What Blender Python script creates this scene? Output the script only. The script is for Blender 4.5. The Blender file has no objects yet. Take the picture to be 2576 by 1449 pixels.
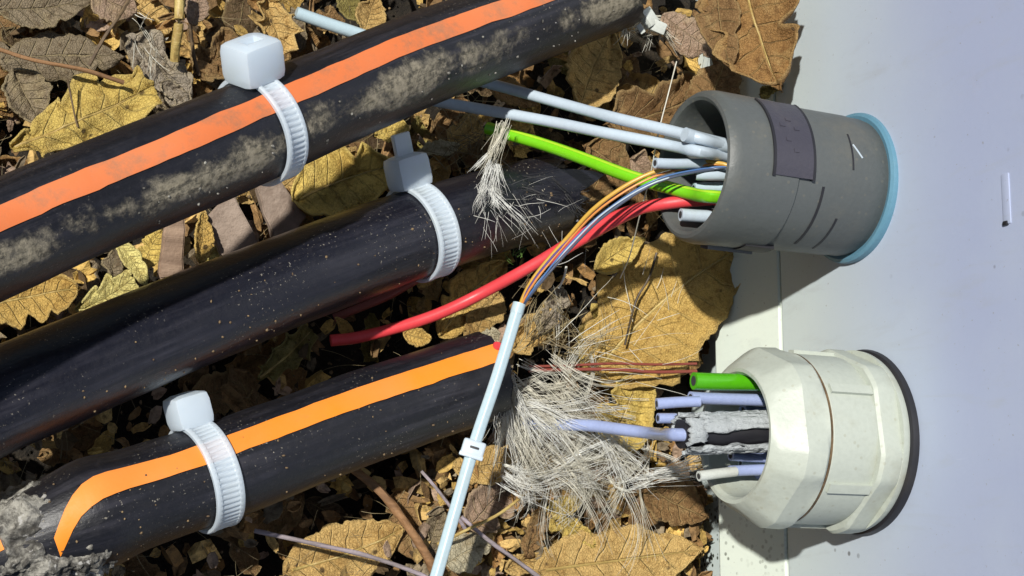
import bpy, bmesh, math, random
from mathutils import Vector as V, Matrix, noise as mnoise

# ------------------------------------------------------------------ camera, sky, sun, exposure
scene = bpy.context.scene
COL = scene.collection
scene.unit_settings.scale_length = 0.065            # one unit is about 6.5 cm in the real place

F = 4200.0                                           # focal length in pixels of a 2576 px wide picture
BACK = V((-.40, -.16, .90)).normalized()
RIGHT = V((0, 1, 0)).cross(BACK).normalized()
UP = BACK.cross(RIGHT)
CAM = -(RIGHT * .497 - BACK * 4.2)
cd = bpy.data.cameras.new('camera'); cam = bpy.data.objects.new('camera', cd); COL.objects.link(cam)
cd.sensor_width = 36; cd.lens = F / 2576 * 36; cd.clip_start = .05; cd.clip_end = 500
cam.matrix_world = Matrix(((RIGHT.x, UP.x, BACK.x, CAM.x), (RIGHT.y, UP.y, BACK.y, CAM.y), (RIGHT.z, UP.z, BACK.z, CAM.z), (0, 0, 0, 1)))
scene.camera = cam

SUN = (RIGHT * -.20 + UP * .34 + BACK).normalized()  # towards the sun
w = bpy.data.worlds.new('World'); scene.world = w; w.use_nodes = True
wn = w.node_tree; sk = wn.nodes.new('ShaderNodeTexSky'); sk.sky_type = 'NISHITA'; sk.sun_disc = False
sk.sun_elevation = math.asin(SUN.z); sk.sun_rotation = math.atan2(SUN.x, SUN.y)
wn.nodes['Background'].inputs[1].default_value = .038
wn.links.new(sk.outputs[0], wn.nodes['Background'].inputs[0])
sd = bpy.data.lights.new('sun', 'SUN'); so = bpy.data.objects.new('sun', sd); COL.objects.link(so)
sd.energy = 5.0; sd.angle = math.radians(1.4); sd.color = (1, .965, .89)
so.rotation_euler = SUN.to_track_quat('Z', 'Y').to_euler(); so.location = SUN * 8
vs = scene.view_settings
vs.view_transform = 'Standard'; vs.look = 'None'; vs.exposure = .16; vs.gamma = 1; vs.use_curve_mapping = False

# ------------------------------------------------------------------ measuring helpers
def ray(px, py): return RIGHT * ((px - 1288) / F) + UP * ((724.5 - py) / F) - BACK
def G(px, py, h=0.0):                                # the point at height h above the ground
    d = ray(px, py); return CAM + d * ((h - CAM.z) / d.z)
def W(px, py, x=0.0):                                # the point on the upright plane X = x
    d = ray(px, py); return CAM + d * ((x - CAM.x) / d.x)
def depth(p): return -(p - CAM).dot(BACK)
def wu(px, p): return px * depth(p) / F              # pixels to units at a point
R = random.Random(7)

# ------------------------------------------------------------------ object helpers
def tag(o, label=None, cat=None, group=None, kind=None):
    for k, v in (('label', label), ('category', cat), ('group', group), ('kind', kind)):
        if v: o[k] = v
    return o
def mesh_obj(name, verts, faces, mat=None, parent=None, smooth=True, uv=None):
    me = bpy.data.meshes.new(name); me.from_pydata([tuple(v) for v in verts], [], faces); me.update()
    if uv:
        l = me.uv_layers.new(name='UVMap')
        for i, lp in enumerate(me.loops): l.data[i].uv = uv[lp.vertex_index]
    if smooth: me.polygons.foreach_set('use_smooth', [True] * len(me.polygons))
    o = bpy.data.objects.new(name, me); COL.objects.link(o)
    if mat: me.materials.append(mat)
    if parent: o.parent = parent; o.matrix_parent_inverse = Matrix.Translation(parent.location).inverted()
    return o
def empty(name, loc, label, cat, group=None):
    o = bpy.data.objects.new(name, None); COL.objects.link(o); o.location = loc; o.empty_display_size = .05
    return tag(o, label, cat, group)
def from_bm(name, bm, mat=None, parent=None, smooth=False):
    bmesh.ops.recalc_face_normals(bm, faces=bm.faces)
    me = bpy.data.meshes.new(name); bm.to_mesh(me); bm.free()
    if smooth: me.polygons.foreach_set('use_smooth', [True] * len(me.polygons))
    o = bpy.data.objects.new(name, me); COL.objects.link(o)
    if mat: me.materials.append(mat)
    if parent: o.parent = parent; o.matrix_parent_inverse = Matrix.Translation(parent.location).inverted()
    return o
def auto_smooth(o, deg=35):
    me = o.data; me.polygons.foreach_set('use_smooth', [True] * len(me.polygons))
    bm = bmesh.new(); bm.from_mesh(me)
    for e in bm.edges:
        if len(e.link_faces) == 2 and e.calc_face_angle(0) > math.radians(deg): e.smooth = False
    bm.to_mesh(me); bm.free()
def bevel_box(name, size, M, mat, parent=None, bev=.01, seg=3, cut=None):
    bm = bmesh.new(); bmesh.ops.create_cube(bm, size=1)
    for v in bm.verts: v.co = V((v.co.x * size[0], v.co.y * size[1], v.co.z * size[2]))
    bmesh.ops.bevel(bm, geom=bm.edges[:], offset=bev, segments=seg, affect='EDGES', profile=.6)
    if cut: cut(bm)
    bm.transform(M)
    o = from_bm(name, bm, mat, parent); auto_smooth(o, 50); return o

# ------------------------------------------------------------------ curves and tubes
def smooth_path(pts, step=.02):
    P = [V(p) for p in pts]; P = [P[0] * 2 - P[1]] + P + [P[-1] * 2 - P[-2]]
    out = []
    for i in range(1, len(P) - 2):
        a, b, c, d = P[i - 1:i + 3]; n = max(2, int((c - b).length / step))
        for k in range(n):
            t = k / n
            out.append(.5 * ((2 * b) + (c - a) * t + (2 * a - 5 * b + 4 * c - d) * t * t + (3 * b - a - 3 * c + d) * t ** 3))
    out.append(P[-2].copy()); return out
def frames(path):
    """tangent, side that looks up out of the litter, side across"""
    fr = []; n = len(path)
    for i in range(n):
        t = (path[min(i + 1, n - 1)] - path[max(i - 1, 0)]).normalized()
        nrm = (BACK - t * BACK.dot(t)).normalized(); b = nrm.cross(t)
        if b.dot(UP) < 0 and abs(b.dot(UP)) > .05: b = -b
        fr.append((t, nrm, b))
    return fr
def lengths(path):
    s = [0.0]
    for a, b in zip(path, path[1:]): s.append(s[-1] + (b - a).length)
    return s
def tube(name, path, r, mat, parent=None, a0=-180, a1=180, n=24, off=0.0, caps=True, wob=0.0, seed=0, thick=0.0, ring=None, twist=None):
    fr = frames(path); S = lengths(path); full = (a1 - a0) >= 359.9
    m = n if full else n + 1; vs_, fs, uv = [], [], []
    rf = r if callable(r) else (lambda s, a: r)
    for i, p in enumerate(path):
        t, nr, b = fr[i]; tw = twist(S[i]) if twist else 0
        for k in range(m):
            e_ = 0 if full else (mnoise.noise(V((S[i] * 14, k // max(1, n - 1) * 9.0, seed))) * 1.6 + mnoise.noise(V((S[i] * 60, k // max(1, n - 1) * 9.0, seed))) * .7) * (1 if k in (0, n) else 0)
            a = math.radians(a0 + (a1 - a0) * k / n + tw + e_); rr = rf(S[i], a) + off
            if wob: rr += wob * mnoise.noise(V((S[i] * 9, math.cos(a) * 1.5 + seed * 3.1, math.sin(a) * 1.5)))
            q = p + (nr * math.cos(a) + b * math.sin(a)) * rr
            if ring: q = q + t * ring(i / (len(path) - 1), a)
            vs_.append(q); uv.append((S[i], a * .1))
    for i in range(len(path) - 1):
        for k in range(n):
            k2 = (k + 1) % m
            fs.append((i * m + k, i * m + k2, (i + 1) * m + k2, (i + 1) * m + k))
    if full and caps:
        fs.append(tuple(range(m))[::-1]); fs.append(tuple((len(path) - 1) * m + k for k in range(m)))
    o = mesh_obj(name, vs_, fs, mat, parent, uv=uv)
    if full and caps: auto_smooth(o, 50)
    if thick:
        md = o.modifiers.new('thick', 'SOLIDIFY'); md.thickness = thick; md.offset = 1
    return o
def strands(name, mat, paths, radius, sides=3, parent=None):
    """many fine threads as one mesh"""
    vs_, fs = [], []
    for pt in paths:
        n = len(pt); base = len(vs_); rr = radius * .28 * R.uniform(.5, 1.5)
        for i in range(n):
            t = (pt[min(i + 1, n - 1)] - pt[max(i - 1, 0)])
            t = t.normalized() if t.length > 1e-9 else V((1, 0, 0))
            x = t.orthogonal().normalized(); y = t.cross(x)
            q = rr * (1 - .6 * (i / (n - 1)) ** 3)
            for k in range(sides):
                a = 2 * math.pi * k / sides; vs_.append(pt[i] + (x * math.cos(a) + y * math.sin(a)) * q)
        for i in range(n - 1):
            for k in range(sides):
                k2 = (k + 1) % sides
                fs.append((base + i * sides + k, base + i * sides + k2, base + (i + 1) * sides + k2, base + (i + 1) * sides + k))
    return mesh_obj(name, vs_, fs, mat, parent)
def thread(p, d, length, curl=1.0, n=9, sag=0.0):
    pts = [V(p)]; d = V(d).normalized(); ax = V((R.gauss(0, 1), R.gauss(0, 1), R.gauss(0, 1))).normalized()
    for i in range(n - 1):
        d = (Matrix.Rotation(curl * R.uniform(.3, 1.2) / n, 3, ax) @ d + V((R.gauss(0, .05), R.gauss(0, .05), R.gauss(0, .05) - sag))).normalized()
        pts.append(pts[-1] + d * length / (n - 1))
    return pts

# ------------------------------------------------------------------ materials
class NT:
    def __init__(s, name):
        s.m = bpy.data.materials.new(name); s.m.use_nodes = True; s.t = s.m.node_tree
        s.b = s.t.nodes['Principled BSDF']; s.out = s.t.nodes['Material Output']
    def n(s, kind, **kw):
        nd = s.t.nodes.new('ShaderNode' + kind)
        for k, v in kw.items(): setattr(nd, k, v)
        return nd
    def put(s, sock, v):
        if hasattr(v, 'is_output'): s.t.links.new(v, sock)
        else: sock.default_value = v if not (isinstance(v, tuple) and len(v) == 3 and sock.type == 'RGBA') else (*v, 1)
    def coord(s, which='Object'): return s.n('TexCoord').outputs[which]
    def scale(s, v, sc, loc=None):
        m = s.n('Mapping'); s.put(m.inputs[0], v); m.inputs['Scale'].default_value = sc
        if loc is not None: s.put(m.inputs['Location'], loc)
        return m.outputs[0]
    def noise(s, v, scale, detail=4, rough=.55, dist=0):
        x = s.n('TexNoise'); s.put(x.inputs['Vector'], v); x.inputs['Scale'].default_value = scale
        x.inputs['Detail'].default_value = detail; x.inputs['Roughness'].default_value = rough; x.inputs['Distortion'].default_value = dist
        return x.outputs[0]
    def voro(s, v, scale, feature='F1'):
        x = s.n('TexVoronoi', feature=feature); s.put(x.inputs['Vector'], v); x.inputs['Scale'].default_value = scale
        return x.outputs['Distance']
    def ramp(s, f, a, b, c0=0., c1=1.):
        x = s.n('MapRange', interpolation_type='SMOOTHSTEP'); s.put(x.inputs[0], f)
        for i, q in enumerate((a, b, c0, c1)): x.inputs[i + 1].default_value = q
        return x.outputs[0]
    def math(s, op, a, b=0.0, c=None):
        x = s.n('Math', operation=op); s.put(x.inputs[0], a); s.put(x.inputs[1], b)
        if c is not None: s.put(x.inputs[2], c)
        return x.outputs[0]
    def mix(s, f, a, b, mode='MIX'):
        x = s.n('Mix', data_type='RGBA', blend_type=mode); s.put(x.inputs[0], f); s.put(x.inputs[6], a); s.put(x.inputs[7], b)
        return x.outputs[2]
    def sep(s, v): x = s.n('SeparateXYZ'); s.put(x.inputs[0], v); return x.outputs
    def bump(s, h, strength=.3, dist=.01):
        x = s.n('Bump'); x.inputs['Strength'].default_value = strength; x.inputs['Distance'].default_value = dist; s.put(x.inputs['Height'], h)
        s.t.links.new(x.outputs[0], s.b.inputs['Normal'])
    def set(s, **kw):
        for k, v in kw.items(): s.put(s.b.inputs[k.replace('_', ' ')], v)
        return s

def plastic(name, col, rough=.4, grime=.25, grime_col=(.12, .1, .06), scale=6, bump=.08, sss=0, spec=.5, speck=0.0):
    k = NT(name); o = k.coord(); a = k.noise(o, scale, 6, .65); f = k.ramp(a, .5, .78, 0, grime)
    c = k.mix(f, col, grime_col)
    fine = k.noise(o, scale * 14, 3, .6); c = k.mix(k.ramp(fine, .35, .7, 0, .14), c, tuple(x * .6 for x in col))
    if speck:
        sp = k.ramp(k.voro(o, 42), .10, .18, speck, 0); c = k.mix(sp, c, grime_col)
    k.set(Base_Color=c, Roughness=k.ramp(a, .3, .8, rough * .85, min(1, rough * 1.4)), Specular_IOR_Level=spec)
    if sss: k.set(Subsurface_Weight=sss, Subsurface_Radius=(.05, .05, .05), Subsurface_Scale=.4)
    k.bump(k.math('ADD', a, k.math('MULTIPLY', fine, .5)), bump, .01); return k.m

def sheath_mat(name, dirt=0.0, v0=-.07, vw=.06, speck=.5, u0=None, seed=0.0, base=(.006, .0063, .0095), dcol=(.24, .205, .14), rough=.36):
    k = NT(name); uv = k.scale(k.coord('UV'), (1, 1, 1), (seed, seed * .37, 0)); raw = k.sep(k.coord('UV'))
    big = k.noise(uv, 7, 7, .68, .4); fine = k.noise(uv, 60, 5, .7); streak = k.noise(k.scale(uv, (3, 55, 1)), 1, 4, .6)
    dv = k.math('ABSOLUTE', k.math('SUBTRACT', raw[1], v0)); band = k.ramp(dv, 0, vw, 1, 0)
    m = k.math('ADD', k.math('MULTIPLY', big, .9), k.math('MULTIPLY', fine, .22))
    m = k.math('ADD', m, k.math('MULTIPLY', band, .42))
    m = k.math('ADD', m, k.math('MULTIPLY', k.math('SUBTRACT', k.noise(uv, 2.6, 3, .6), .5), 1.1)); mud = k.math('MULTIPLY', k.ramp(m, .98 - dirt * .3, 1.22 - dirt * .3, 0, .9), k.ramp(k.math('ADD', k.math('MULTIPLY', streak, .5), k.math('MULTIPLY', fine, .5)), .36, .52, .35, 1))
    if dirt <= 0: mud = k.ramp(m, 1.3, 1.5, 0, .3)
    sc1 = k.ramp(k.noise(uv, 150, 2, .6), .64, .69, 0, speck)
    sc2 = k.math('MULTIPLY', sc1, k.ramp(k.noise(uv, 5, 4, .65), .44, .66))
    c = k.mix(k.ramp(streak, .4, .75, 0, .35), base, (.017, .018, .028))
    c = k.mix(k.ramp(fine, .45, .75, 0, .35), c, (.026, .024, .028))
    haze = k.math('MULTIPLY', k.ramp(streak, .42, .66), k.ramp(k.noise(uv, 3.3, 5, .65), .42, .68, 0, .4)); c = k.mix(haze, c, (.06, .057, .072))
    c = k.mix(sc2, c, (.42, .38, .30))
    dc = k.mix(k.ramp(fine, .3, .7), (dcol[0] * .55, dcol[1] * .55, dcol[2] * .5), dcol)
    c = k.mix(mud, c, dc)
    k.set(Base_Color=c, Roughness=k.math('ADD', k.math('MULTIPLY', mud, .5), k.math('ADD', rough - .06, k.math('MULTIPLY', fine, .2))))
    k.bump(k.math('ADD', k.math('MULTIPLY', mud, .8), k.math('ADD', k.math('MULTIPLY', streak, .25), k.math('ADD', k.math('MULTIPLY', sc2, .5), k.math('MULTIPLY', fine, .35)))), .45, .008)
    return k.m
def stripe_mat(name, col, dirt, seed=0.0):
    k = NT(name); uv = k.scale(k.coord('UV'), (1, 1, 1), (seed, seed, 0))
    a = k.noise(uv, 8, 7, .7); f = k.noise(uv, 50, 5, .7)
    m = k.math('ADD', a, k.math('MULTIPLY', f, .3))
    c = k.mix(k.ramp(m, .80 - dirt * .19, .98 - dirt * .14, 0, .25 + dirt * .55), col, (.26, .14, .08))
    c = k.mix(k.ramp(k.noise(uv, 3, 3), .4, .7, 0, .3 * (dirt > 0)), c, (.75, .27, .12))
    k.set(Base_Color=c, Roughness=k.ramp(m, .5, 1, .5, .85)); k.bump(m, .2, .006); return k.m

def leaf_mat(name, holes=0.0):
    k = NT(name); uv = k.coord('UV'); s = k.sep(uv); t, v = s[0], s[1]
    oi = k.n('ObjectInfo'); obj = k.coord('Object')
    rnd = k.n('CombineXYZ'); k.put(rnd.inputs[0], k.math('MULTIPLY', oi.outputs['Random'], 37)); k.put(rnd.inputs[1], k.math('MULTIPLY', oi.outputs['Random'], 11))
    ad = k.n('VectorMath', operation='ADD'); k.put(ad.inputs[0], obj); k.put(ad.inputs[1], rnd.outputs[0]); p = ad.outputs[0]
    av = k.math('ABSOLUTE', v)
    wob = k.math('MULTIPLY', k.math('SUBTRACT', k.noise(p, 6, 2), .5), .06)
    side = k.math('FRACT', k.math('MULTIPLY', k.math('SUBTRACT', k.math('ADD', t, wob), k.math('MULTIPLY', av, .16)), 7.5))
    vein = k.math('MULTIPLY', k.ramp(k.math('ABSOLUTE', k.math('SUBTRACT', side, .5)), 0, .075, 1, 0), k.ramp(av, .55, 1, 1, .1))
    rib = k.ramp(av, .015, .06, 1, 0); vv = k.math('MAXIMUM', vein, rib)
    cell = k.voro(p, 150, 'DISTANCE_TO_EDGE'); net = k.ramp(cell, 0, .16, 1, 0)
    blot = k.noise(p, 7, 6, .7); fine = k.noise(p, 60, 6, .75)
    col = oi.outputs['Color']
    dark = k.mix(1, col, (.40, .32, .22), 'MULTIPLY'); light = k.mix(.4, col, (.66, .53, .24))
    c = k.mix(k.ramp(blot, .48, .72, 0, .8), col, dark)
    c = k.mix(k.ramp(k.noise(p, 13, 5, .7), .5, .68, 0, .5), c, light)
    c = k.mix(k.ramp(fine, .48, .66, 0, .7), c, dark)
    c = k.mix(k.math('MULTIPLY', net, k.ramp(blot, .3, .6, 0, .25)), c, dark)
    c = k.mix(k.math('MULTIPLY', vv, .45), c, light)
    spot = k.ramp(k.voro(p, 16), .06, .13, .85, 0); c = k.mix(spot, c, (.05, .028, .014))
    edge = k.ramp(av, .86, 1, 0, .4); c = k.mix(edge, c, light)
    k.set(Base_Color=c, Roughness=k.ramp(fine, .3, .7, .42, .75), Specular_IOR_Level=.35)
    h = k.math('SUBTRACT', k.math('ADD', k.math('MULTIPLY', fine, .8), k.math('MULTIPLY', blot, .9)), k.math('ADD', k.math('MULTIPLY', vv, .5), k.math('MULTIPLY', net, .12)))
    k.bump(h, .95, .013)
    tr = k.n('BsdfTranslucent'); k.put(tr.inputs[0], c); mx = k.n('MixShader'); mx.inputs[0].default_value = .14
    k.t.links.new(k.b.outputs[0], mx.inputs[1]); k.t.links.new(tr.outputs[0], mx.inputs[2]); k.t.links.new(mx.outputs[0], k.out.inputs[0])
    return k.m
def wood_mat(name, col, dark, sc=(2, 30, 30), rough=.75):
    k = NT(name); o = k.coord(); g = k.noise(k.scale(o, sc), 1, 6, .65, .6); f = k.noise(o, 40, 4, .7)
    c = k.mix(k.ramp(g, .35, .68), dark, col); c = k.mix(k.ramp(f, .5, .75, 0, .5), c, dark)
    k.set(Base_Color=c, Roughness=rough); k.bump(k.math('ADD', g, f), .5, .008); return k.m
def fibre_mat(name, col, col2, rough=.5):
    k = NT(name); o = k.coord(); a = k.noise(o, 9, 4, .6)
    k.set(Base_Color=k.mix(k.ramp(a, .35, .65), col, col2), Roughness=rough, Specular_IOR_Level=.6); return k.m
def wall_mat(skirt=False):
    k = NT('cabinet_skirt' if skirt else 'cabinet_plastic'); o = k.coord(); z = k.sep(o)[2]
    lo = k.noise(o, 1.6, 4, .55); f = k.noise(o, 70, 4, .65)
    c = k.mix(k.ramp(lo, .35, .7), (.35, .40, .565), (.395, .45, .585))
    low_tint = k.math('MULTIPLY', k.ramp(k.math('ADD', z, k.math('MULTIPLY', k.math('SUBTRACT', lo, .5), .5)), .2, 1.0, 1, 0), .95)  # paler, greener tone towards the foot of the wall
    c = k.mix(low_tint, c, (.56, .64, .625))
    if skirt: c = k.mix(.75, c, (.60, .655, .565))
    splash = k.ramp(z, .0, .42, 1, .0)
    smear = k.noise(k.scale(o, (1, 5, 1.2)), 3.5, 7, .7, .5); c = k.mix(k.ramp(smear, .52, .75, 0, .3), c, (.34, .36, .37))
    scr = k.noise(k.scale(o, (1, 30, 2.2)), 4, 2, .4); c = k.mix(k.ramp(scr, .78, .80, 0, .2), c, (.66, .68, .74))
    dots = k.ramp(k.noise(o, 110, 2, .5), .70, .75, 0, .5); c = k.mix(dots, c, (.22, .21, .19))
    big = k.voro(o, 24); sm = k.voro(o, 60)
    d1 = k.math('MULTIPLY', k.ramp(big, .09, .16, 1, 0), k.ramp(k.noise(o, 3, 3), .56, .68, 0, .8))
    d2 = k.math('MULTIPLY', k.ramp(sm, .2, .34, 1, 0), k.math('MULTIPLY', k.ramp(k.noise(o, 7, 3), .40, .56), splash))
    d2 = k.math('MULTIPLY', d2, k.ramp(k.sep(o)[1], -.55, -.5, 1, .1))
    c = k.mix(d1, c, (.06, .055, .05)); c = k.mix(d2, c, (.035, .04, .025))
    c = k.mix(k.ramp(k.noise(k.scale(o, (1, 1, 14)), 5, 5, .6), .6, .75, 0, .12), c, (.46, .43, .56))
    k.set(Base_Color=c, Roughness=k.ramp(f, .3, .7, .42, .58)); k.bump(k.math('ADD', f, k.math('MULTIPLY', d2, 2)), .06, .006); return k.m
def soil_mat():
    k = NT('soil'); o = k.coord(); a = k.noise(o, 6, 8, .75); f = k.noise(o, 55, 5, .75)
    c = k.mix(k.ramp(a, .35, .7), (.012, .009, .006), (.05, .036, .02)); c = k.mix(k.ramp(f, .58, .72, 0, .7), c, (.13, .10, .06))
    k.set(Base_Color=c, Roughness=.95); k.bump(k.math('ADD', a, f), 1, .03); return k.m

def nylon():
    k = NT('tie_nylon'); o = k.coord(); a = k.noise(o, 8, 5, .6)
    c = k.mix(k.ramp(a, .5, .75, 0, .35), (.68, .78, .88), (.66, .72, .66))
    k.set(Base_Color=c, Roughness=.3, Subsurface_Weight=.3, Subsurface_Radius=(.05, .05, .05), Subsurface_Scale=.5); k.bump(a, .08, .006)
    g = k.n('BsdfTranslucent'); k.put(g.inputs[0], c); tp = k.n('BsdfTransparent'); m1 = k.n('MixShader'); m1.inputs[0].default_value = .16; m2 = k.n('MixShader'); m2.inputs[0].default_value = .2
    k.t.links.new(k.b.outputs[0], m1.inputs[1]); k.t.links.new(g.outputs[0], m1.inputs[2]); k.t.links.new(m1.outputs[0], m2.inputs[1]); k.t.links.new(tp.outputs[0], m2.inputs[2]); k.t.links.new(m2.outputs[0], k.out.inputs[0])
    return k.m
def mud_mat():
    k = NT('dried_mud'); o = k.coord(); a = k.noise(o, 16, 6, .7); f = k.noise(o, 70, 5, .75)
    c = k.mix(k.ramp(a, .40, .60), (.06, .056, .05), (.40, .385, .34)); c = k.mix(k.ramp(f, .5, .64, 0, .65), c, (.05, .045, .036)); c = k.mix(k.ramp(k.noise(o, 45, 3, .6), .6, .68, 0, .8), c, (.55, .54, .52))
    k.set(Base_Color=c, Roughness=k.ramp(f, .4, .6, .45, .9)); k.bump(k.math('ADD', a, f), .9, .012); return k.m
M = dict(
    leaf=leaf_mat('dead_leaf'), soil=soil_mat(), wall=wall_mat(), skirt=wall_mat(True),
    grey=plastic('grey_gland', (.085, .094, .093), .46, .5, (.15, .14, .11), 7, .16, speck=.4),
    plate=plastic('plate', (.045, .043, .058), .42, .5, (.13, .12, .12), 9, .2),
    blue=plastic('blue_ring', (.10, .23, .32), .42, .3, (.28, .33, .25), 8, .08),
    cream=plastic('cream_gland', (.42, .455, .40), .48, .6, (.26, .24, .16), 6, .14, speck=.3),
    rubber=plastic('rubber', (.012, .012, .016), .5, .1),
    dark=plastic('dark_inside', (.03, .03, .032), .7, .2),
    white=plastic('white_wire', (.44, .52, .60), .32, .4, (.35, .33, .26), 7, .05),
    tubew=plastic('white_tube', (.42, .54, .60), .28, .4, (.4, .4, .34), 9, .06),
    clear=plastic('lavender_tube', (.30, .36, .58), .18, .15, (.3, .3, .34), 9, .06, sss=.2),
    green=plastic('green_wire', (.16, .52, .01), .28, .4, (.08, .2, .02), 8, .05),
    lime=plastic('lime_highlight', (.36, .60, .03), .28, .1, (.08, .2, .02), 8, .05),
    green2=plastic('dark_green_wire', (.07, .36, .005), .22, .2, (.03, .13, .01), 8, .05),
    red=plastic('red_wire', (.66, .052, .062), .4, .3, (.28, .02, .02), 9, .05),
    redb=plastic('red_brown_wire', (.22, .05, .035), .5, .4, (.1, .04, .02), 14, .1),
    gold=plastic('gold_wire', (.55, .33, .06), .3, .15, (.3, .16, .03), 9),
    orangef=plastic('orange_wire', (.62, .24, .06), .3, .1, (.3, .12, .03), 9),
    violet=plastic('violet_wire', (.10, .06, .20), .3, .1, (.1, .08, .16), 9),
    bluef=plastic('blue_wire', (.07, .15, .34), .3, .1, (.06, .1, .25), 9),
    slate=plastic('slate_wire', (.07, .085, .13), .3, .1, (.04, .05, .08), 9),
    tie=nylon(),
    sh1=sheath_mat('muddy_sheath', .55, -.055, .09, .35, seed=1.3, dcol=(.33, .29, .215)), sh2=sheath_mat('dusty_sheath', .0, seed=4.1, speck=.75, base=(.0065, .0068, .012), rough=.27), sh3=sheath_mat('gritty_sheath', .0, seed=8.7, speck=.8, rough=.4),
    st1=stripe_mat('worn_stripe', (.64, .165, .05), .95, 2.0), st3=stripe_mat('bright_stripe', (.80, .24, .010), 0.28, 5.0),
    mud=mud_mat(),
    foil=plastic('torn_lining', (.52, .56, .58), .45, .45, (.12, .13, .14), 34, 1.0),
    bark=wood_mat('bark', (.34, .235, .165), (.19, .125, .085)), bark2=wood_mat('grey_bark', (.36, .28, .225), (.2, .145, .11), (9, 9, 9)),
    straw=wood_mat('straw', (.50, .39, .14), (.30, .2, .06), (3, 30, 30), .5), twig=wood_mat('twig', (.17, .115, .06), (.07, .045, .025)),
    twig2=wood_mat('red_twig', (.30, .16, .07), (.15, .075, .03)), stalk=wood_mat('pale_stalk', (.36, .30, .34), (.2, .17, .17)),
    fib=fibre_mat('aramid', (.72, .71, .63), (.56, .53, .43)), fibw=fibre_mat('aramid_pale', (.74, .75, .72), (.56, .55, .5)),
    fibd=fibre_mat('dry_grass', (.36, .29, .15), (.16, .12, .06)), fibb=fibre_mat('dark_shreds', (.012, .012, .014), (.05, .05, .052)),
    root=fibre_mat('shadow_strand', (.035, .022, .012), (.07, .045, .02)), crumb=wood_mat('crumbs', (.26, .18, .09), (.08, .05, .028), (14, 14, 14)),  # root: dark colour for the strand that stands for a shadow
    moss=fibre_mat('moss', (.05, .16, .02), (.1, .2, .03)), chip=plastic('clear_chips', (.55, .58, .55), .15, .3, (.3, .26, .18), 18, .2),
)

# ------------------------------------------------------------------ ground
def ground():
    def axis(a, b, fine):
        v = [a + (b - a) * i / fine for i in range(fine + 1)]
        lo, hi = [], []; d = .1
        while d < 60: lo.append(a - d); hi.append(b + d); d *= 1.7
        return lo[::-1] + v + hi
    X = axis(-2.6, .3, 110); Y = axis(-1.7, 1.6, 120); vs_, fs = [], []
    for x in X:
        for y in Y:
            p = V((x * 2.2, y * 2.2, 0)); z = -.13 + .06 * mnoise.noise(p) + .035 * mnoise.noise(p * 3.3) + .02 * mnoise.noise(p * 8)
            vs_.append((x, y, z))
    m = len(Y)
    for i in range(len(X) - 1):
        for j in range(m - 1): fs.append((i * m + j, i * m + j + 1, (i + 1) * m + j + 1, (i + 1) * m + j))
    tag(mesh_obj('soil_ground', vs_, fs, M['soil']), kind='structure')
ground()

# ------------------------------------------------------------------ cabinet
def cabinet():
    c = empty('utility_cabinet', (0, 0, -.1), 'large pale blue-grey plastic cabinet with both cable glands in its side', 'cabinet')
    def box(name, x0, x1, y0, y1, z0, z1, bev, mat=M['wall']):
        return bevel_box(name, (x1 - x0, y1 - y0, z1 - z0), Matrix.Translation(((x0 + x1) / 2, (y0 + y1) / 2, (z0 + z1) / 2)), mat, c, bev, 4)
    box('housing', 0, 1.5, -2.3, 2.2, .318, 2.4, .012)
    box('plinth', .03, 1.48, -2.28, 2.18, -.2, .315, .008)
    bm = bmesh.new(); prof = [(.025, .3155), (.002, .3155), (-.002, .312), (-.052, .112), (-.050, .106), (-.042, .104), (.025, .104)]
    rows = [[bm.verts.new((x, y, z)) for x, z in prof] for y in (-2.27, 2.17)]
    for k in range(len(prof)): bm.faces.new((rows[0][k], rows[0][(k + 1) % len(prof)], rows[1][(k + 1) % len(prof)], rows[1][k]))
    bm.faces.new(rows[0]); bm.faces.new(rows[1][::-1]); fl = from_bm('flared_skirt', bm, M['skirt'], c)
    def rib(name, px, py, wpx, lpx, label=None):
        p = W(px, py); s = wu(1, p)
        return bevel_box(name, (.005, lpx * s, wpx * s / .6), Matrix.Translation(p), M['wall'], c, .0024, 2)
    r1 = rib('moulded_rib', 2532, 500, 17, 130)
    lid = W(2532, 562); s = bevel_box('rib_plug', (.012, .010, .014), Matrix.Translation(lid), M['rubber'], r1, .004, 2)
    return c
cabinet()

# ------------------------------------------------------------------ glands
def lathe(name, base, prof, mat, parent, n=72, poly=None, ax=V((-1, 0, 0)), thick=None):
    """prof: (distance out from the wall, radius, amount of facet)"""
    e1 = V((0, 1, 0)); e1 = (e1 - ax * e1.dot(ax)).normalized(); e2 = ax.cross(e1)
    vs_, fs = [], []
    for d, r, *q in prof:
        f = q[0] if q else 0
        for k in range(n):
            a = 2 * math.pi * k / n; rr = r
            if poly and f:
                sec = 2 * math.pi / poly; aa = ((a + math.radians(51)) % sec) - sec / 2
                pr = math.cos(sec / 2) / math.cos(aa) * 1.075; rr = r * (1 + f * (min(1.0, pr) - 1) + 0)
            vs_.append(base + ax * d + (e1 * math.cos(a) + e2 * math.sin(a)) * rr)
    for i in range(len(prof) - 1):
        for k in range(n):
            k2 = (k + 1) % n; fs.append((i * n + k, i * n + k2, (i + 1) * n + k2, (i + 1) * n + k))
    o = mesh_obj(name, vs_, fs, mat, parent); auto_smooth(o, 24 if poly else 38); return o
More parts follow.
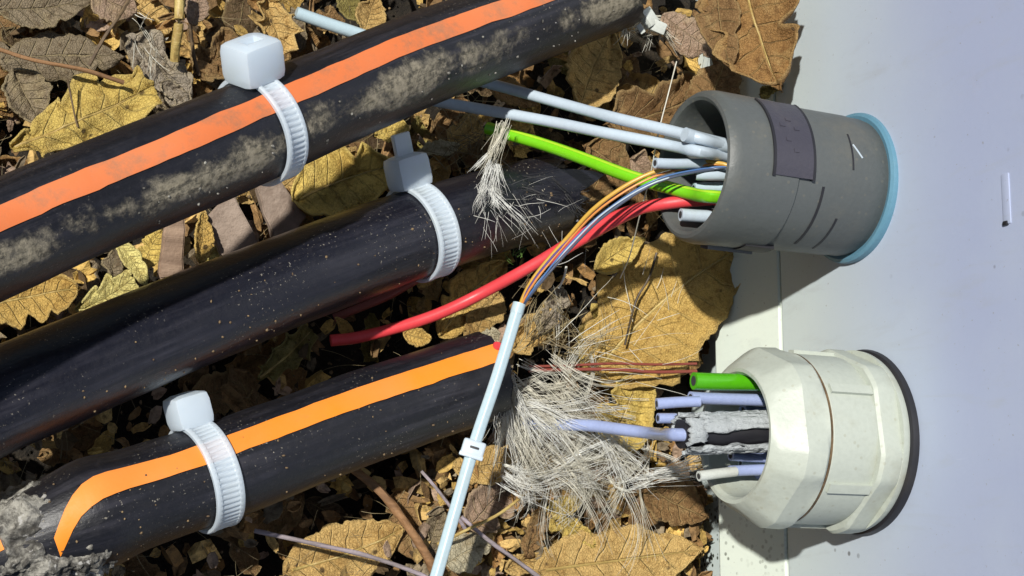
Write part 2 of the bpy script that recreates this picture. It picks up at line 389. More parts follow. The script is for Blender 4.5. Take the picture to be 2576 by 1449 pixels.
def arc_block(name, base, ax, d0, d1, r0, r1, a0, a1, mat, parent, n=16):
    """a curved block on a cylinder; angle 0 looks up (world Z), positive towards +Y"""
    e1 = V((0, 0, 1)); e1 = (e1 - ax * e1.dot(ax)).normalized(); e2 = V((0, 1, 0)); e2 = (e2 - ax * e2.dot(ax) - e1 * e2.dot(e1)).normalized()
    vs_, fs = [], []
    for k in range(n + 1):
        a = math.radians(a0 + (a1 - a0) * k / n); u = e1 * math.cos(a) + e2 * math.sin(a)
        for d, r in ((d0, r0), (d0, r1), (d1, r1), (d1, r0)): vs_.append(base + ax * d + u * r)
    for k in range(n):
        for j in range(4):
            j2 = (j + 1) % 4; fs.append((k * 4 + j, k * 4 + j2, k * 4 + 4 + j2, k * 4 + 4 + j))
    fs += [(0, 1, 2, 3)[::-1], tuple(n * 4 + j for j in range(4))]
    o = mesh_obj(name, vs_, fs, mat, parent); auto_smooth(o, 40); return o

GP = W(2143, 474); GA = V((-1, .03, 0)).normalized()
def grey_gland():
    g = empty('cable_gland', GP, 'dark grey round cable gland with a blue sealing ring', 'cable gland', 'cable glands in the cabinet side')
    L = .405
    lathe('barrel', GP, [(.0, .148), (.022, .150), (.024, .1515), (.055, .1515), (.060, .1535), (.235, .1555), (.240, .160), (.27, .161), (L - .03, .163), (L - .012, .160), (L - .002, .153), (L, .146), (L - .004, .139), (L - .015, .135), (L - .1, .132), (L - .24, .130)], M['grey'], g, ax=GA)
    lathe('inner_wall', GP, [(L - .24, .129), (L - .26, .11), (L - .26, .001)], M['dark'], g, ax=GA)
    lathe('sealing_ring', GP, [(-.01, .150), (-.01, .165), (.003, .1668), (.010, .165), (.014, .158), (.012, .149)], M['blue'], g, ax=GA)
    pn = arc_block('name_plate', GP, GA, .21, .30, .155, .1645, -14, 56, M['plate'], g)
    arc_block('plate_edge', GP, GA, .30, .306, .155, .1655, -15, 57, M['rubber'], pn)
    arc_block('plate_edge', GP, GA, .204, .21, .155, .1648, -15, 57, M['rubber'], pn)
    arc_block('slot', GP, GA, .172, .178, .150, .1558, -75, -18, M['rubber'], g)
    arc_block('slot', GP, GA, .118, .123, .150, .1550, -80, -42, M['rubber'], g)
    arc_block('slot', GP, GA, .103, .107, .150, .1548, -2, 30, M['rubber'], g)
    arc_block('side_window', GP, GA, .215, .285, .150, .1642, -100, -82, M['rubber'], g)
    arc_block('latch_rib', GP, GA, .235, .345, .15, .170, -112, -101, M['grey'], g)
    for d, a in ((.237, 22), (.252, 30), (.262, 12), (.245, 4), (.27, 24)):
        arc_block('raised_mark', GP, GA, d, d + .012, .160, .1658, a, a + 3, M['plate'], pn, 3)
    zz, yy = V((0, 0, 1)), V((0, 1, 0))
    sp = [GP + GA * d + (zz * math.cos(math.radians(a)) + yy * math.sin(math.radians(a))) * .1542 for d, a in ((.098, 20), (.090, 15), (.080, 9))]
    tube('paint_scratch', sp, .0018, M['white'], g, n=6)
grey_gland()
WP = W(2168, 1112); WA = V((-1, .015, 0)).normalized()
def cream_gland():
    g = empty('cable_gland', WP, 'off-white faceted cable gland with a black rubber seal', 'cable gland', 'cable glands in the cabinet side')
    lathe('seal', WP, [(-.01, .19), (-.01, .196), (.004, .1985), (.014, .196), (.018, .186)], M['rubber'], g, ax=WA)
    lathe('flange', WP, [(.016, .180), (.018, .190), (.026, .1935), (.036, .1945), (.0365, .194, .9), (.042, .196, 1), (.080, .196, 1), (.087, .190, 1), (.088, .17)], M['cream'], g, ax=WA, n=120, poly=6)
    lathe('barrel', WP, [(.075, .172), (.084, .1765), (.092, .178), (.193, .178), (.197, .174), (.198, .15)], M['cream'], g, ax=WA)
    for a in (-98, -37, 30, 84, 150): arc_block('rib', WP, WA, .087, .188, .17, .1855, a - 3.2, a + 3.2, M['cream'], g, 6)
    L = .318
    lathe('lock_nut', WP, [(.1985, .15), (.1995, .172), (.203, .180), (.210, .188, .8), (.214, .190, 1), (.258, .188, 1), (.266, .183, 1), (.302, .157, .75), (L - .006, .148, .3), (L, .140), (L - .001, .132), (L - .010, .126), (L - .05, .121), (L - .18, .117)], M['cream'], g, ax=WA, n=120, poly=6)
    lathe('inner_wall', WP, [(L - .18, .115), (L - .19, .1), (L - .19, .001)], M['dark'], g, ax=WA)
    lathe('dirt_line', WP, [(.1950, .176), (.1966, .1795), (.1990, .1795), (.1998, .176)], M['twig'], g, ax=WA)
cream_gland()

# ------------------------------------------------------------------ black cables
def pts(rows): return [G(x, y, h) for x, y, h in rows]
def noisy_end(amount, which=1):
    def f(u, a):
        e = max(0, (u - .985) / .015) if which else 0
        return e * amount * mnoise.noise(V((math.cos(a) * 3.4, math.sin(a) * 3.4, 4.4)))
    return f
TOP = smooth_path(pts([(-420, 790, .74), (-200, 692, .70), (0, 601, .66), (200, 513, .63), (420, 422, .60), (600, 347, .56), (853, 238, .49), (1059, 150, .42), (1300, 60, .33), (1545, -30, .24)]))
MID = smooth_path(pts([(-420, 1190, .42), (-200, 1098, .40), (0, 1008, .38), (200, 923, .35), (467, 810, .31), (667, 729, .28), (857, 656, .25), (1000, 604, .22), (1100, 570, .20), (1250, 528, .16), (1415, 488, .12)]))
LOW = smooth_path(pts([(-420, 1620, .14), (-200, 1500, .18), (-60, 1420, .22), (40, 1372, .25), (120, 1335, .27), (300, 1268, .27), (567, 1180, .24), (859, 1070, .20), (1060, 1000, .17), (1228, 944, .15)]))
RT, RM, RL = .0985, .0975, .101
def cable(path, r, label, sheath, cut, frill, seed):
    c = empty('black_cable', path[-1], label, 'cable', 'cut black cables')
    rf = r if callable(r) else (lambda s, a: r)
    tube('sheath', path, rf, sheath, c, n=40, wob=.0022, seed=seed, ring=noisy_end(frill), caps=False)
    t, nr, b = frames(path)[-1]; rr = rf(lengths(path)[-1], 0) - .016; q = [path[-1] - t * .09, path[-1] - t * .012]
    tube('core', [q[0], (q[0] + q[1]) / 2, q[1]], rr, cut, c, n=28)
    vs_, fs = [], []
    for k in range(40):
        a = 2 * math.pi * k / 40; u = nr * math.cos(a) + b * math.sin(a); dd = t * (noisy_end(frill)(1, a) - .001)
        vs_ += [path[-1] + u * (rr + .0165) + dd, path[-1] + u * (rr + .001) + dd, path[-1] + u * (rr + .001) - t * .05]
    for k in range(40):
        k2 = (k + 1) % 40
        for j in range(2): fs.append((k * 3 + j, k2 * 3 + j, k2 * 3 + j + 1, k * 3 + j + 1))
    mesh_obj('cut_edge', vs_, fs, sheath, c)
    return c
cT = cable(TOP, RT, 'mud-smeared black cable with worn orange stripe, uppermost of the three', M['sh1'], M['dark'], .05, 1)
tube('stripe', TOP, RT, M['st1'], cT, 0, 25, 10, off=.0022, wob=.0022, seed=1, twist=lambda s: -7 + 7 * min(1, s / 1.2))
cM = cable(MID, RM, 'plain black cable without stripe, lying between the two striped ones', M['sh2'], M['dark'], .17, 2)
SL = lengths(LOW); iK = min(range(len(LOW)), key=lambda i: (LOW[i] - G(70, 1358, .255)).length); sK = SL[iK]
def rlow(s, a):
    d = (s - sK) / .055
    return RL * (1 - .16 * math.exp(-d * d)) + .010 * math.exp(-((s - sK - .14) / .05) ** 2)
cL = cable(LOW, rlow, 'gritty black cable with clean bright orange stripe, pinched near its muddy end', M['sh3'], M['fibw'], .012, 3)
def twist_low(s): return -62 / (1 + math.exp((s - sK - .075) / .028)) + (50 if s < sK - .02 else 0)
iS = iK + 2
tube('stripe', LOW[iS:], lambda s, a: rlow(s + SL[iS], a), M['st3'], cL, 15, 40, 12, off=.0024, wob=.0016, seed=3, twist=lambda s: -80 / (1 + math.exp((s - .010) / .024)))
tube('stripe', LOW[max(0, iK - 22):iK], lambda s, a: rlow(s + SL[max(0, iK - 22)], a), M['st3'], cL, 2, 30, 10, off=.0024, wob=.0016, seed=3)

def lumps(name, mat, places, parent=None, sub=2):
    bm = bmesh.new()
    for p, r in places:
        bmm = bmesh.ops.create_icosphere(bm, subdivisions=sub, radius=1); sc = V((R.uniform(.6, 1.3), R.uniform(.6, 1.3), R.uniform(.5, 1))) * r
        off = V((R.random() * 9, R.random() * 9, R.random() * 9))
        for v in bmm['verts']:
            k = 1 + .5 * mnoise.noise(v.co * 1.4 + off); v.co = p + V((v.co.x * sc.x, v.co.y * sc.y, v.co.z * sc.z)) * k
    return from_bm(name, bm, mat, parent, smooth=True)
def surf(path, r, s, ang, out=0.0):
    S = lengths(path); i = min(range(len(S)), key=lambda j: abs(S[j] - s)); t, nr, b = frames(path)[i]; a = math.radians(ang)
    return path[i] + (nr * math.cos(a) + b * math.sin(a)) * (r(s, a) if callable(r) else r) + (nr * math.cos(a) + b * math.sin(a)) * out
def crust(parent):
    i0 = max(0, iK - 16); seg = LOW[i0:iK + 16]; fr = frames(seg); n = 150; vs_, fs = [], []
    fine = smooth_path(seg, .0042); fr = frames(fine); Sf = lengths(fine)
    for i, p in enumerate(fine):
        t, nr, b = fr[i]; s_ = Sf[i] + SL[i0]
        for k in range(n):
            a = math.radians(-100 + 205 * k / (n - 1)); u = nr * math.cos(a) + b * math.sin(a); base = rlow(s_, a); deg = math.degrees(a)
            q = p * 1.0 + u * base; h = .018 * mnoise.noise(q * 16) + .016 * mnoise.noise(q * 42) + .016 * abs(mnoise.noise(q * 75)) + .007 * mnoise.noise(q * 170) - .005
            c0 = sK - .012 + (.05 if deg < -28 else 0) + (-.02 if deg > 35 else 0)
            fall = ((s_ - c0) / .095) ** 2; h += .020 - .022 * fall
            sm = lambda x: min(1, max(0, x)) ** 2 * (3 - 2 * min(1, max(0, x))); wv = .012 * mnoise.noise(q * 30); wd = 12 * mnoise.noise(q * 24 + V((3, 0, 0)))
            h -= .045 * sm((s_ - sK - .024 + wv) / .03) * sm((40 - abs(deg - 2 + wd)) / 14) + .045 * sm((sK - .008 - s_ + wv) / .02) * sm((26 - abs(deg - 14 + wd)) / 10)
            vs_.append(p + u * (base + max(h, -.006)))
    for i in range(len(fine) - 1):
        for k in range(n - 1): fs.append((i * n + k, i * n + k + 1, (i + 1) * n + k + 1, (i + 1) * n + k))
    o = mesh_obj('mud_crust', vs_, fs, M['mud'], parent); tag(o, kind='stuff')
crust(cL)
pl = []
ST = lengths(TOP); SM = lengths(MID)
for path, r, par, rng, nn in ((TOP, RT, cT, (-70, -12), 60), (MID, RM, cM, (-70, 10), 70), (LOW, rlow, cL, (-70, 60), 60)):
    S = lengths(path); tag(lumps('grit', M['mud'] if path is TOP else M['crumb'], [(surf(path, r, S[-1] * R.uniform(.25, .97), R.uniform(*rng), .0005), R.uniform(.0014, .0036)) for k in range(nn)], par, 1), kind='stuff')

# ------------------------------------------------------------------ cable ties
def cable_tie(path, r, px, wpx, ang, head, label, tail=0.0, lean=0.0, slot=False):
    i = min(range(len(path)), key=lambda j: abs((path[j] - CAM).dot(RIGHT) / depth(path[j]) * F + 1288 - px))
    t, nr, b = frames(path)[i]; p = path[i]; S = lengths(path); rr = (r(S[i], 0) if callable(r) else r) + .0035
    T = empty('cable_tie', p, label, 'cable tie', 'white cable ties')
    hw = wu(wpx, p) / 2; th = .0085; n = 300; vs_, fs = [], []
    t = (t + nr * lean).normalized(); nr = (nr - t * nr.dot(t)).normalized(); b = b - t * b.dot(t) - nr * b.dot(nr); b.normalize()
    for k in range(n):
        a = 2 * math.pi * k / n; u = nr * math.cos(a) + b * math.sin(a)
        g = .0034 if (k % 5) < 2 else .0014
        for x, h in ((-1, 0), (-1, th * .8), (-.9, th), (-.66, th), (-.6, th - g), (.6, th - g), (.66, th), (.9, th), (1, th * .8), (1, 0)):
            vs_.append(p + t * (x * hw) + u * (rr + h))
    for k in range(n):
        for j in range(9): fs.append((k * 10 + j, k * 10 + j + 1, (k + 1) % n * 10 + j + 1, (k + 1) % n * 10 + j))
    o = mesh_obj('strap', vs_, fs, M['tie'], T); auto_smooth(o, 45)
    a = math.radians(ang); u = nr * math.cos(a) + b * math.sin(a); c = -nr * math.sin(a) + b * math.cos(a)
    ctr = p + u * (rr + head[2] / 2 - .004)
    Mx = Matrix(((t.x, c.x, u.x, ctr.x), (t.y, c.y, u.y, ctr.y), (t.z, c.z, u.z, ctr.z), (0, 0, 0, 1)))
    def cut(bm):
        f = max(bm.faces, key=lambda f: f.normal.z * f.calc_area())
        if not slot: return
        q = bmesh.ops.inset_region(bm, faces=[f], thickness=head[0] * .14)
        q = bmesh.ops.inset_region(bm, faces=[f], thickness=.008, depth=-.014)
    hd = bevel_box('head', head, Mx, M['tie'], T, .019, 2, cut)
    if tail:
        q = ctr + u * (head[2] / 2 + tail / 2 - .003)
        Mq = Matrix(((t.x, c.x, u.x, q.x), (t.y, c.y, u.y, q.y), (t.z, c.z, u.z, q.z), (0, 0, 0, 1)))
        bevel_box('tail', (hw * 1.5, .014, tail), Mq, M['tie'], T, .003, 2)
    return T
cable_tie(TOP, RT, 662, 64, 50, (.096, .086, .082), 'white cable tie with chunky head on the muddy striped cable', slot=True)
cable_tie(MID, RM, 1066, 66, 74, (.088, .07, .078), 'white cable tie on the plain black cable, its head in shade', .05)
cable_tie(LOW, rlow, 518, 76, 84, (.080, .080, .072), 'white ridged cable tie round the bright orange striped cable')

# ------------------------------------------------------------------ wires
def wire(name, rows, wpx, mat, label, cat, group=None, n=16, stripe=None, step=.02, world=False):
    P = [V(r) if isinstance(r, V) else G(*r) for r in rows]
    path = smooth_path(P, step); r = wu(wpx, path[len(path) // 2]) / 2
    if stripe is None and 'stub' in name:
        e = path[-1]; t_ = (path[-1] - path[-3]).normalized()
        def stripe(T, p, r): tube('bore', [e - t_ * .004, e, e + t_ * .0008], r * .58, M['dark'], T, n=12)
        for q in path[:0]: pass
    if stripe is None:
        o = tube(name, path, r, mat, None, n=n, wob=r * .05); return tag(o, label, cat, group)
    T = empty(name, path[0], label, cat, group); tube('insulation', path, r, mat, T, n=n, wob=r * .05)
    stripe(T, path, r); return T
def GW(px, py, d):                                    # a point d out from the cabinet side
    return W(px, py, -d)
wire('white_wire', [GW(2000, 395, .15), GW(1830, 366, .33), GW(1760, 348, .41), (1690, 330, .60), (1560, 300, .50), (1432, 266, .36), (1242, 213, .20), (1050, 165, .16)], 29, M['white'],
     'upper of two long white wires reaching from the grey gland', 'wire', 'white wires',
     stripe=lambda T, p, r: tube('sleeve', [x for x in smooth_path([GW(1830, 367, .33), GW(1762, 350, .40), GW(1722, 338, .44)])], r * 1.22, M['white'], T, n=16))
wire('white_wire', [GW(2000, 420, .15), GW(1830, 394, .32), GW(1760, 381, .41), (1690, 367, .58), (1530, 336, .47), (1352, 300, .31), (1125, 260, .16), (950, 232, .1)], 29, M['white'],
     'lower of two long white wires reaching from the grey gland', 'wire', 'white wires')
wire('green_wire', [GW(2000, 500, .15), GW(1850, 497, .30), GW(1790, 494, .37), (1735, 486, .56), (1592, 446, .46), (1470, 400, .35), (1359, 361, .25), (1226, 322, .15)], 33, M['green'],
     'long bright green wire slanting from the grey gland', 'wire',
     stripe=lambda T, p, r: tube('painted_highlight', p, r, M['lime'], T, 25, 50, 5, off=.0006))  # highlight painted on as a lighter strip along the green wire
wire('red_wire', [GW(2000, 500, .15), GW(1850, 500, .31), (1765, 503, .55), (1690, 510, .52), (1600, 527, .46), (1520, 560, .395), (1450, 600, .34), (1380, 644, .28), (1300, 690, .225), (1200, 744, .15), (1100, 791, .12), (1000, 824, .10), (900, 849, .09), (832, 857, .08)], 30, M['red'],
     'long red wire curving from the grey gland to a cut end', 'wire', 'red wires')
wire('red_wire', [(1655, 512, .50), (1590, 537, .455), (1500, 585, .38), (1430, 625, .32), (1375, 660, .275)], 24, M['red'],
     'short red wire twisted along the middle of the long red one', 'wire', 'red wires')
wire('red_wire', [(1070, 690, .06), (980, 742, .05), (900, 776, .03), (840, 800, .01)], 22, M['redb'], 'red wire with shade painted into its colour, half under the plain black cable', 'wire', 'red wires')  # shade put into the colour: dull red-brown on a red wire
bundle = [((1795, 415), (1650, 445), (1520, 520), (1430, 610), (1350, 705), (1311, 768)), .44]
fib = [('violet_wire', 'violet', 'violet hair-thin wire on top of the curving bundle', 8, (1, -9)), ('orange_wire', 'orangef', 'orange hair-thin wire in the curving bundle', 7, (-2, -1)),
       ('gold_wire', 'gold', 'golden wire on the outer side of the curving bundle', 13, (-8, -7)), ('blue_wire', 'bluef', 'blue hair-thin wire in the curving bundle', 6, (5, 4)),
       ('white_wire', 'white', 'white hair-thin wire in the curving bundle', 5, (3, 9)), ('slate_wire', 'slate', 'dark slate hair-thin wire inside the curving bundle', 8, (9, 10))]
for j, (nm, mt, lb, wd, (ox, oy)) in enumerate(fib):
    rows = [GW(1990, 430, .16), GW(1850, 422, .32)]
    H = (.62, .585, .51, .44, .38, .34)
    for q, (x, y) in enumerate(bundle[0]):
        k = (1, 1.25, 1.35, 1.1, .9, .35)[q]
        rows.append((x + ox * k + R.uniform(-1.5, 1.5), y + oy * k + R.uniform(-1.5, 1.5), H[q] + R.uniform(-.006, .006)))
    rows.append((1303, 800, .335)); wire(nm, rows, wd * .86, M[mt], lb, 'wire', 'hair-thin wires of the curving bundle', n=8)
tb = smooth_path([G(1306, 766, .345), G(1250, 950, .335), G(1190, 1130, .325), G(1100, 1440, .305), G(1050, 1600, .29), G(1005, 1740, .27)])
T = empty('white_tube', tb[0], 'long straight white tube lying across the cut end of the striped cable', 'tube')
tube('tube_wall', tb, lambda s, a: .0136 + .0008 * math.cos(6 * a), M['tubew'], T, n=24)
tube('collar', smooth_path([tb[0] + (tb[0] - tb[4]).normalized() * .002, tb[1]]), .0143, M['tubew'], T, n=24)
cp = G(1187, 1116, .335); i = min(range(len(tb)), key=lambda j: (tb[j] - cp).length); t, nr, b = frames(tb)[i]
T = empty('tube_clip', tb[i], 'small white clip gripping the long straight white tube', 'clip')
c = nr.cross(t)
Mx = Matrix(((t.x, c.x, nr.x, tb[i].x), (t.y, c.y, nr.y, tb[i].y), (t.z, c.z, nr.z, tb[i].z), (0, 0, 0, 1)))
bevel_box('clip_body', (.036, .049, .036), Mx, M['tie'], T, .006, 3)
bevel_box('clip_slot', (.005, .020, .004), Mx @ Matrix.Translation((-.002, .002, .0178)), M['rubber'], T, .0015, 2)
bevel_box('clip_lip', (.010, .052, .010), Mx @ Matrix.Translation((.016, 0, .014)), M['tie'], T, .003, 2)
wire('white_tube_stub', [(660, -20, .1), (745, 32, .10), (830, 62, .10), (910, 88, .10), (1010, 120, .08)][1:], 32, M['tubew'], 'pale tube end poking out above the muddy striped cable', 'tube')
# stubs in the mouth of the grey gland
for rows, wd, mt, nm, lb in (
    ([GW(1960, 420, .18), GW(1800, 412, .34), GW(1700, 412, .44), GW(1648, 410, .49)], 26, 'white', 'wire_stub', 'broken white wire stub just under the two long white wires'),
    ([GW(1960, 440, .18), GW(1800, 440, .34), GW(1752, 438, .38)], 30, 'white', 'wire_stub', 'short white wire stub beside the hair-thin bundle in the gland mouth'),
    ([GW(1960, 470, .18), GW(1800, 472, .32), GW(1745, 474, .37)], 28, 'tubew', 'wire_stub', 'white wire stub between green wire and gland wall'),
    ([GW(1960, 545, .18), GW(1800, 545, .33), GW(1712, 540, .41)], 32, 'white', 'wire_stub', 'white wire stub lowest in the grey gland, under the red wire')):
    wire(nm, rows, wd, M[mt], lb, 'wire stub', 'wire stubs in the grey gland')
# contents of the off-white gland
wire('green_stub', [GW(2060, 962, .12), GW(1920, 962, .25), GW(1800, 960, .36), GW(1745, 958, .41)], 44, M['green2'], 'dark green wire stub cut off square in the off-white gland', 'wire stub', 'wire stubs in the off-white gland')
for rows, wd, mt, lb in (
    ([GW(2060, 1010, .12), GW(1920, 1007, .24), GW(1800, 1003, .35), GW(1737, 1000, .41)], 31, 'clear', 'lavender tube stub right under the green stub'),
    ([GW(1760, 1010, .40), GW(1700, 1012, .45), GW(1652, 1016, .49)], 28, 'clear', 'lavender tube tip reaching furthest out beside the green stub'),
    ([GW(1700, 1052, .44), GW(1655, 1052, .48)], 26, 'clear', 'tiny lavender tube stub at the end of the torn lining'),
    ([GW(2060, 1118, .12), GW(1925, 1112, .22), GW(1880, 1108, .27)], 38, 'clear', 'lavender tube stub beside the black core'),
    ([GW(2060, 1152, .12), GW(1920, 1150, .23), GW(1838, 1146, .31)], 27, 'clear', 'lavender tube stub just below the torn white lining'),
    ([GW(2060, 1180, .12), GW(1915, 1182, .23), GW(1835, 1185, .30)], 28, 'clear', 'lavender tube stub second lowest in the off-white gland'),
    ([GW(2060, 1030, .12), GW(1920, 1032, .20), GW(1868, 1033, .25)], 30, 'clear', 'lavender tube stub tucked behind the torn lining'),
    ([GW(2060, 1132, .12), GW(1920, 1132, .21), GW(1850, 1128, .27)], 26, 'tubew', 'pale tube stub between black core and lower lavender stubs'),
    ([GW(2060, 1168, .12), GW(1920, 1167, .20), GW(1862, 1166, .25)], 25, 'tubew', 'pale tube stub squeezed among the lower lavender stubs'),
    ([GW(2060, 1205, .12), GW(1910, 1204, .20), GW(1868, 1205, .23)], 26, 'clear', 'short lavender tube stub deep at the bottom of the off-white gland'),
    ([GW(1850, 1186, .29), GW(1800, 1192, .34), GW(1758, 1198, .38)], 26, 'chip', 'glassy split tube tip lowest in the off-white gland')):
    wire('tube_stub', rows, wd, M[mt], lb, 'tube stub', 'wire stubs in the off-white gland')
wire('lavender_tube', [GW(1760, 1094, .41), GW(1700, 1094, .46), (1640, 1090, .40), (1560, 1080, .31), (1480, 1070, .23), (1390, 1068, .17), (1310, 1066, .12)], 31, M['clear'], 'long lavender tube running from the torn lining into the pale fluff', 'tube')
core = smooth_path([GW(2060, 1082, .12), GW(1925, 1085, .26), GW(1800, 1090, .37), GW(1712, 1092, .45)], .012)
T = empty('torn_core', core[-1], 'black cable core wrapped in torn flaky white lining', 'cable core')
rc = wu(43, core[-1])
tube('black_core', core, lambda s, a: rc * .86, M['rubber'], T, n=28)
def flaky(name, a0, a1, i0, i1, seed, rr=1.0, jag=13):
    seg = core[i0:i1]; fr = frames(seg); vs_, fs, n = [], [], 14
    for i, p in enumerate(seg):
        t, nr, b = fr[i]; j0 = jag * mnoise.noise(V((i * .35, seed, 0))); j1 = jag * mnoise.noise(V((i * .35, seed, 7)))
        e = 6 if i in (0, len(seg) - 1) else 0
        for k in range(n + 1):
            a = math.radians(a0 + j0 + (a1 + j1 - a0 - j0) * k / n); q = mnoise.noise(V((i * .8, k * .8, seed))) * .0045
            vs_.append(p + (nr * math.cos(a) + b * math.sin(a)) * (rc * rr + q) + t * mnoise.noise(V((k * .6, seed, i * .05))) * .014)
    for i in range(len(seg) - 1):
        for k in range(n): fs.append((i * (n + 1) + k, i * (n + 1) + k + 1, (i + 1) * (n + 1) + k + 1, (i + 1) * (n + 1) + k))
    o = mesh_obj(name, vs_, fs, M['foil'], T); md = o.modifiers.new('thick', 'SOLIDIFY'); md.thickness = .009; md.offset = 1; return o
nC = len(core)
flaky('torn_lining', 14, 80, 3, nC - 3, 1.3, jag=16); flaky('torn_lining', -75, -38, nC - 26, nC, 2.7, jag=14); flaky('torn_lining', -30, 62, nC - 4, nC, 5.1, .98, jag=22)
flaky('torn_lining', 95, 170, 3, nC, 8.2)
# red-brown wires lying on the litter towards the cabinet
for j, (y0, y1, wd, lb) in enumerate(((922, 915, 7, 'thin red-brown wire, upper of a pair running from the cable end'), (932, 934, 9, 'thin red-brown wire, lower of a pair running from the cable end'))):
    wire('copper_wire', [(1330, y0, .16), (1420, y0 - 2, .16), (1540, (y0 + y1) / 2 - 4, .17), (1650, y1 + 2, .17), (1752, y1, .16)], wd, M['redb'], lb, 'wire', 'thin red-brown wires', n=8)
wire('red_end', [(1218, 945, .16), (1236, 908, .2), (1253, 868, .24)], 24, M['red'], 'stubby red wire end sticking out of the cut striped cable', 'wire')

# ------------------------------------------------------------------ leaves
def leaf_mesh(kind, L, Wd, cup, curl, crinkle, seed, nu=46, nv=14):
    rr = random.Random(seed); vs_, fs, uv = [], [], []
    bites = [(rr.random(), rr.choice((-1, 1)), rr.uniform(.02, .06), rr.uniform(.1, .5)) for _ in range(rr.randint(1, 4))]; ec = rr.uniform(-.05, .12)
    ph = rr.random() * 6; bend = rr.uniform(-.18, .18)
    for i in range(nu + 1):
        t = i / nu; x = t
        for j in range(nv + 1):
            v = -1 + 2 * j / nv; sd = 1 if v > 0 else -1
            if kind == 'oak':
                lob = .62 + .38 * math.cos(2 * math.pi * (t * 3.6 + .12 * sd) + ph); w0 = (math.sin(math.pi * min(1, t * .96 + .02)) ** .55) * (.45 + .55 * t) * 1.12 * (.55 + .45 * lob)
                sh = .06 * abs(v) * math.sin(2 * math.pi * t * 3.6)
            elif kind == 'oval':
                w0 = math.sin(math.pi * (t ** .92)) ** .62; sh = -.05 * abs(v)
            elif kind == 'point':
                w0 = math.sin(math.pi * (t ** .75)) ** .9; sh = 0
            else:                                     # torn piece
                w0 = (min(1, t * 7, (1 - t) * 6) ** .5) * (.75 + .4 * mnoise.noise(V((t * 5, sd * 2, seed)))); sh = .12 * mnoise.noise(V((v * 2.5, seed, 1)))
            w0 *= 1 + .17 * mnoise.noise(V((t * 9, sd * 3.3, seed * 1.7))) + .12 * mnoise.noise(V((t * 26, sd * 3.3, seed)))
            for bt, bs, bw, bd in bites:
                if bs == sd: w0 *= 1 - bd * math.exp(-((t - bt) / bw) ** 2)
            X = (t + sh - .5) * L; Y = w0 * v * Wd / 2 + bend * L * (t - .5) ** 2 * 1.2
            z = cup * Wd * (v * v) * w0 + curl * L * (t - .5) ** 2 * 2
            z += crinkle * Wd * (mnoise.noise(V((t * 3.2, v * 1.7, seed * 2.3))) * 1.5 + .8 * abs(mnoise.noise(V((t * 7, v * 3.4, seed)))) + .35 * mnoise.noise(V((t * 16, v * 8, seed))))
            z -= .02 * Wd * math.exp(-(v / .12) ** 2); z += ec * Wd * abs(v) ** 5 * (1 + mnoise.noise(V((t * 6, sd, seed))))
            vs_.append((X, Y, z)); uv.append((t, v))
    for i in range(nu):
        for j in range(nv): fs.append((i * (nv + 1) + j, i * (nv + 1) + j + 1, (i + 1) * (nv + 1) + j + 1, (i + 1) * (nv + 1) + j))
    me = bpy.data.meshes.new('leaf'); me.from_pydata(vs_, [], fs); me.update()
    l = me.uv_layers.new(name='UVMap')
    for i, lp in enumerate(me.loops): l.data[i].uv = uv[lp.vertex_index]
    me.polygons.foreach_set('use_smooth', [True] * len(me.polygons)); me.materials.append(M['leaf'])
    rib = [V(vs_[i * (nv + 1) + nv // 2]) for i in range(nu + 1)]
    return me, rib
def leaf_frame(p, dirn, nrm, roll=0, pitch=0):
    nrm = nrm.normalized(); x = (dirn - nrm * dirn.dot(nrm)).normalized(); y = nrm.cross(x)
    m = Matrix(((x.x, y.x, nrm.x), (x.y, y.y, nrm.y), (x.z, y.z, nrm.z)))
    return Matrix.Translation(p) @ (m @ Matrix.Rotation(math.radians(pitch), 3, 'Y') @ Matrix.Rotation(math.radians(roll), 3, 'X')).to_4x4()
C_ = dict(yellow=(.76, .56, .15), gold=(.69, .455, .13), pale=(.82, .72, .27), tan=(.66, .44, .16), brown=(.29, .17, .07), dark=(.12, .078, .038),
          grey=(.29, .23, .15), pink=(.44, .31, .22), ashen=(.42, .36, .28), olive=(.30, .25, .07), cream=(.58, .52, .36), orange=(.36, .2, .07))
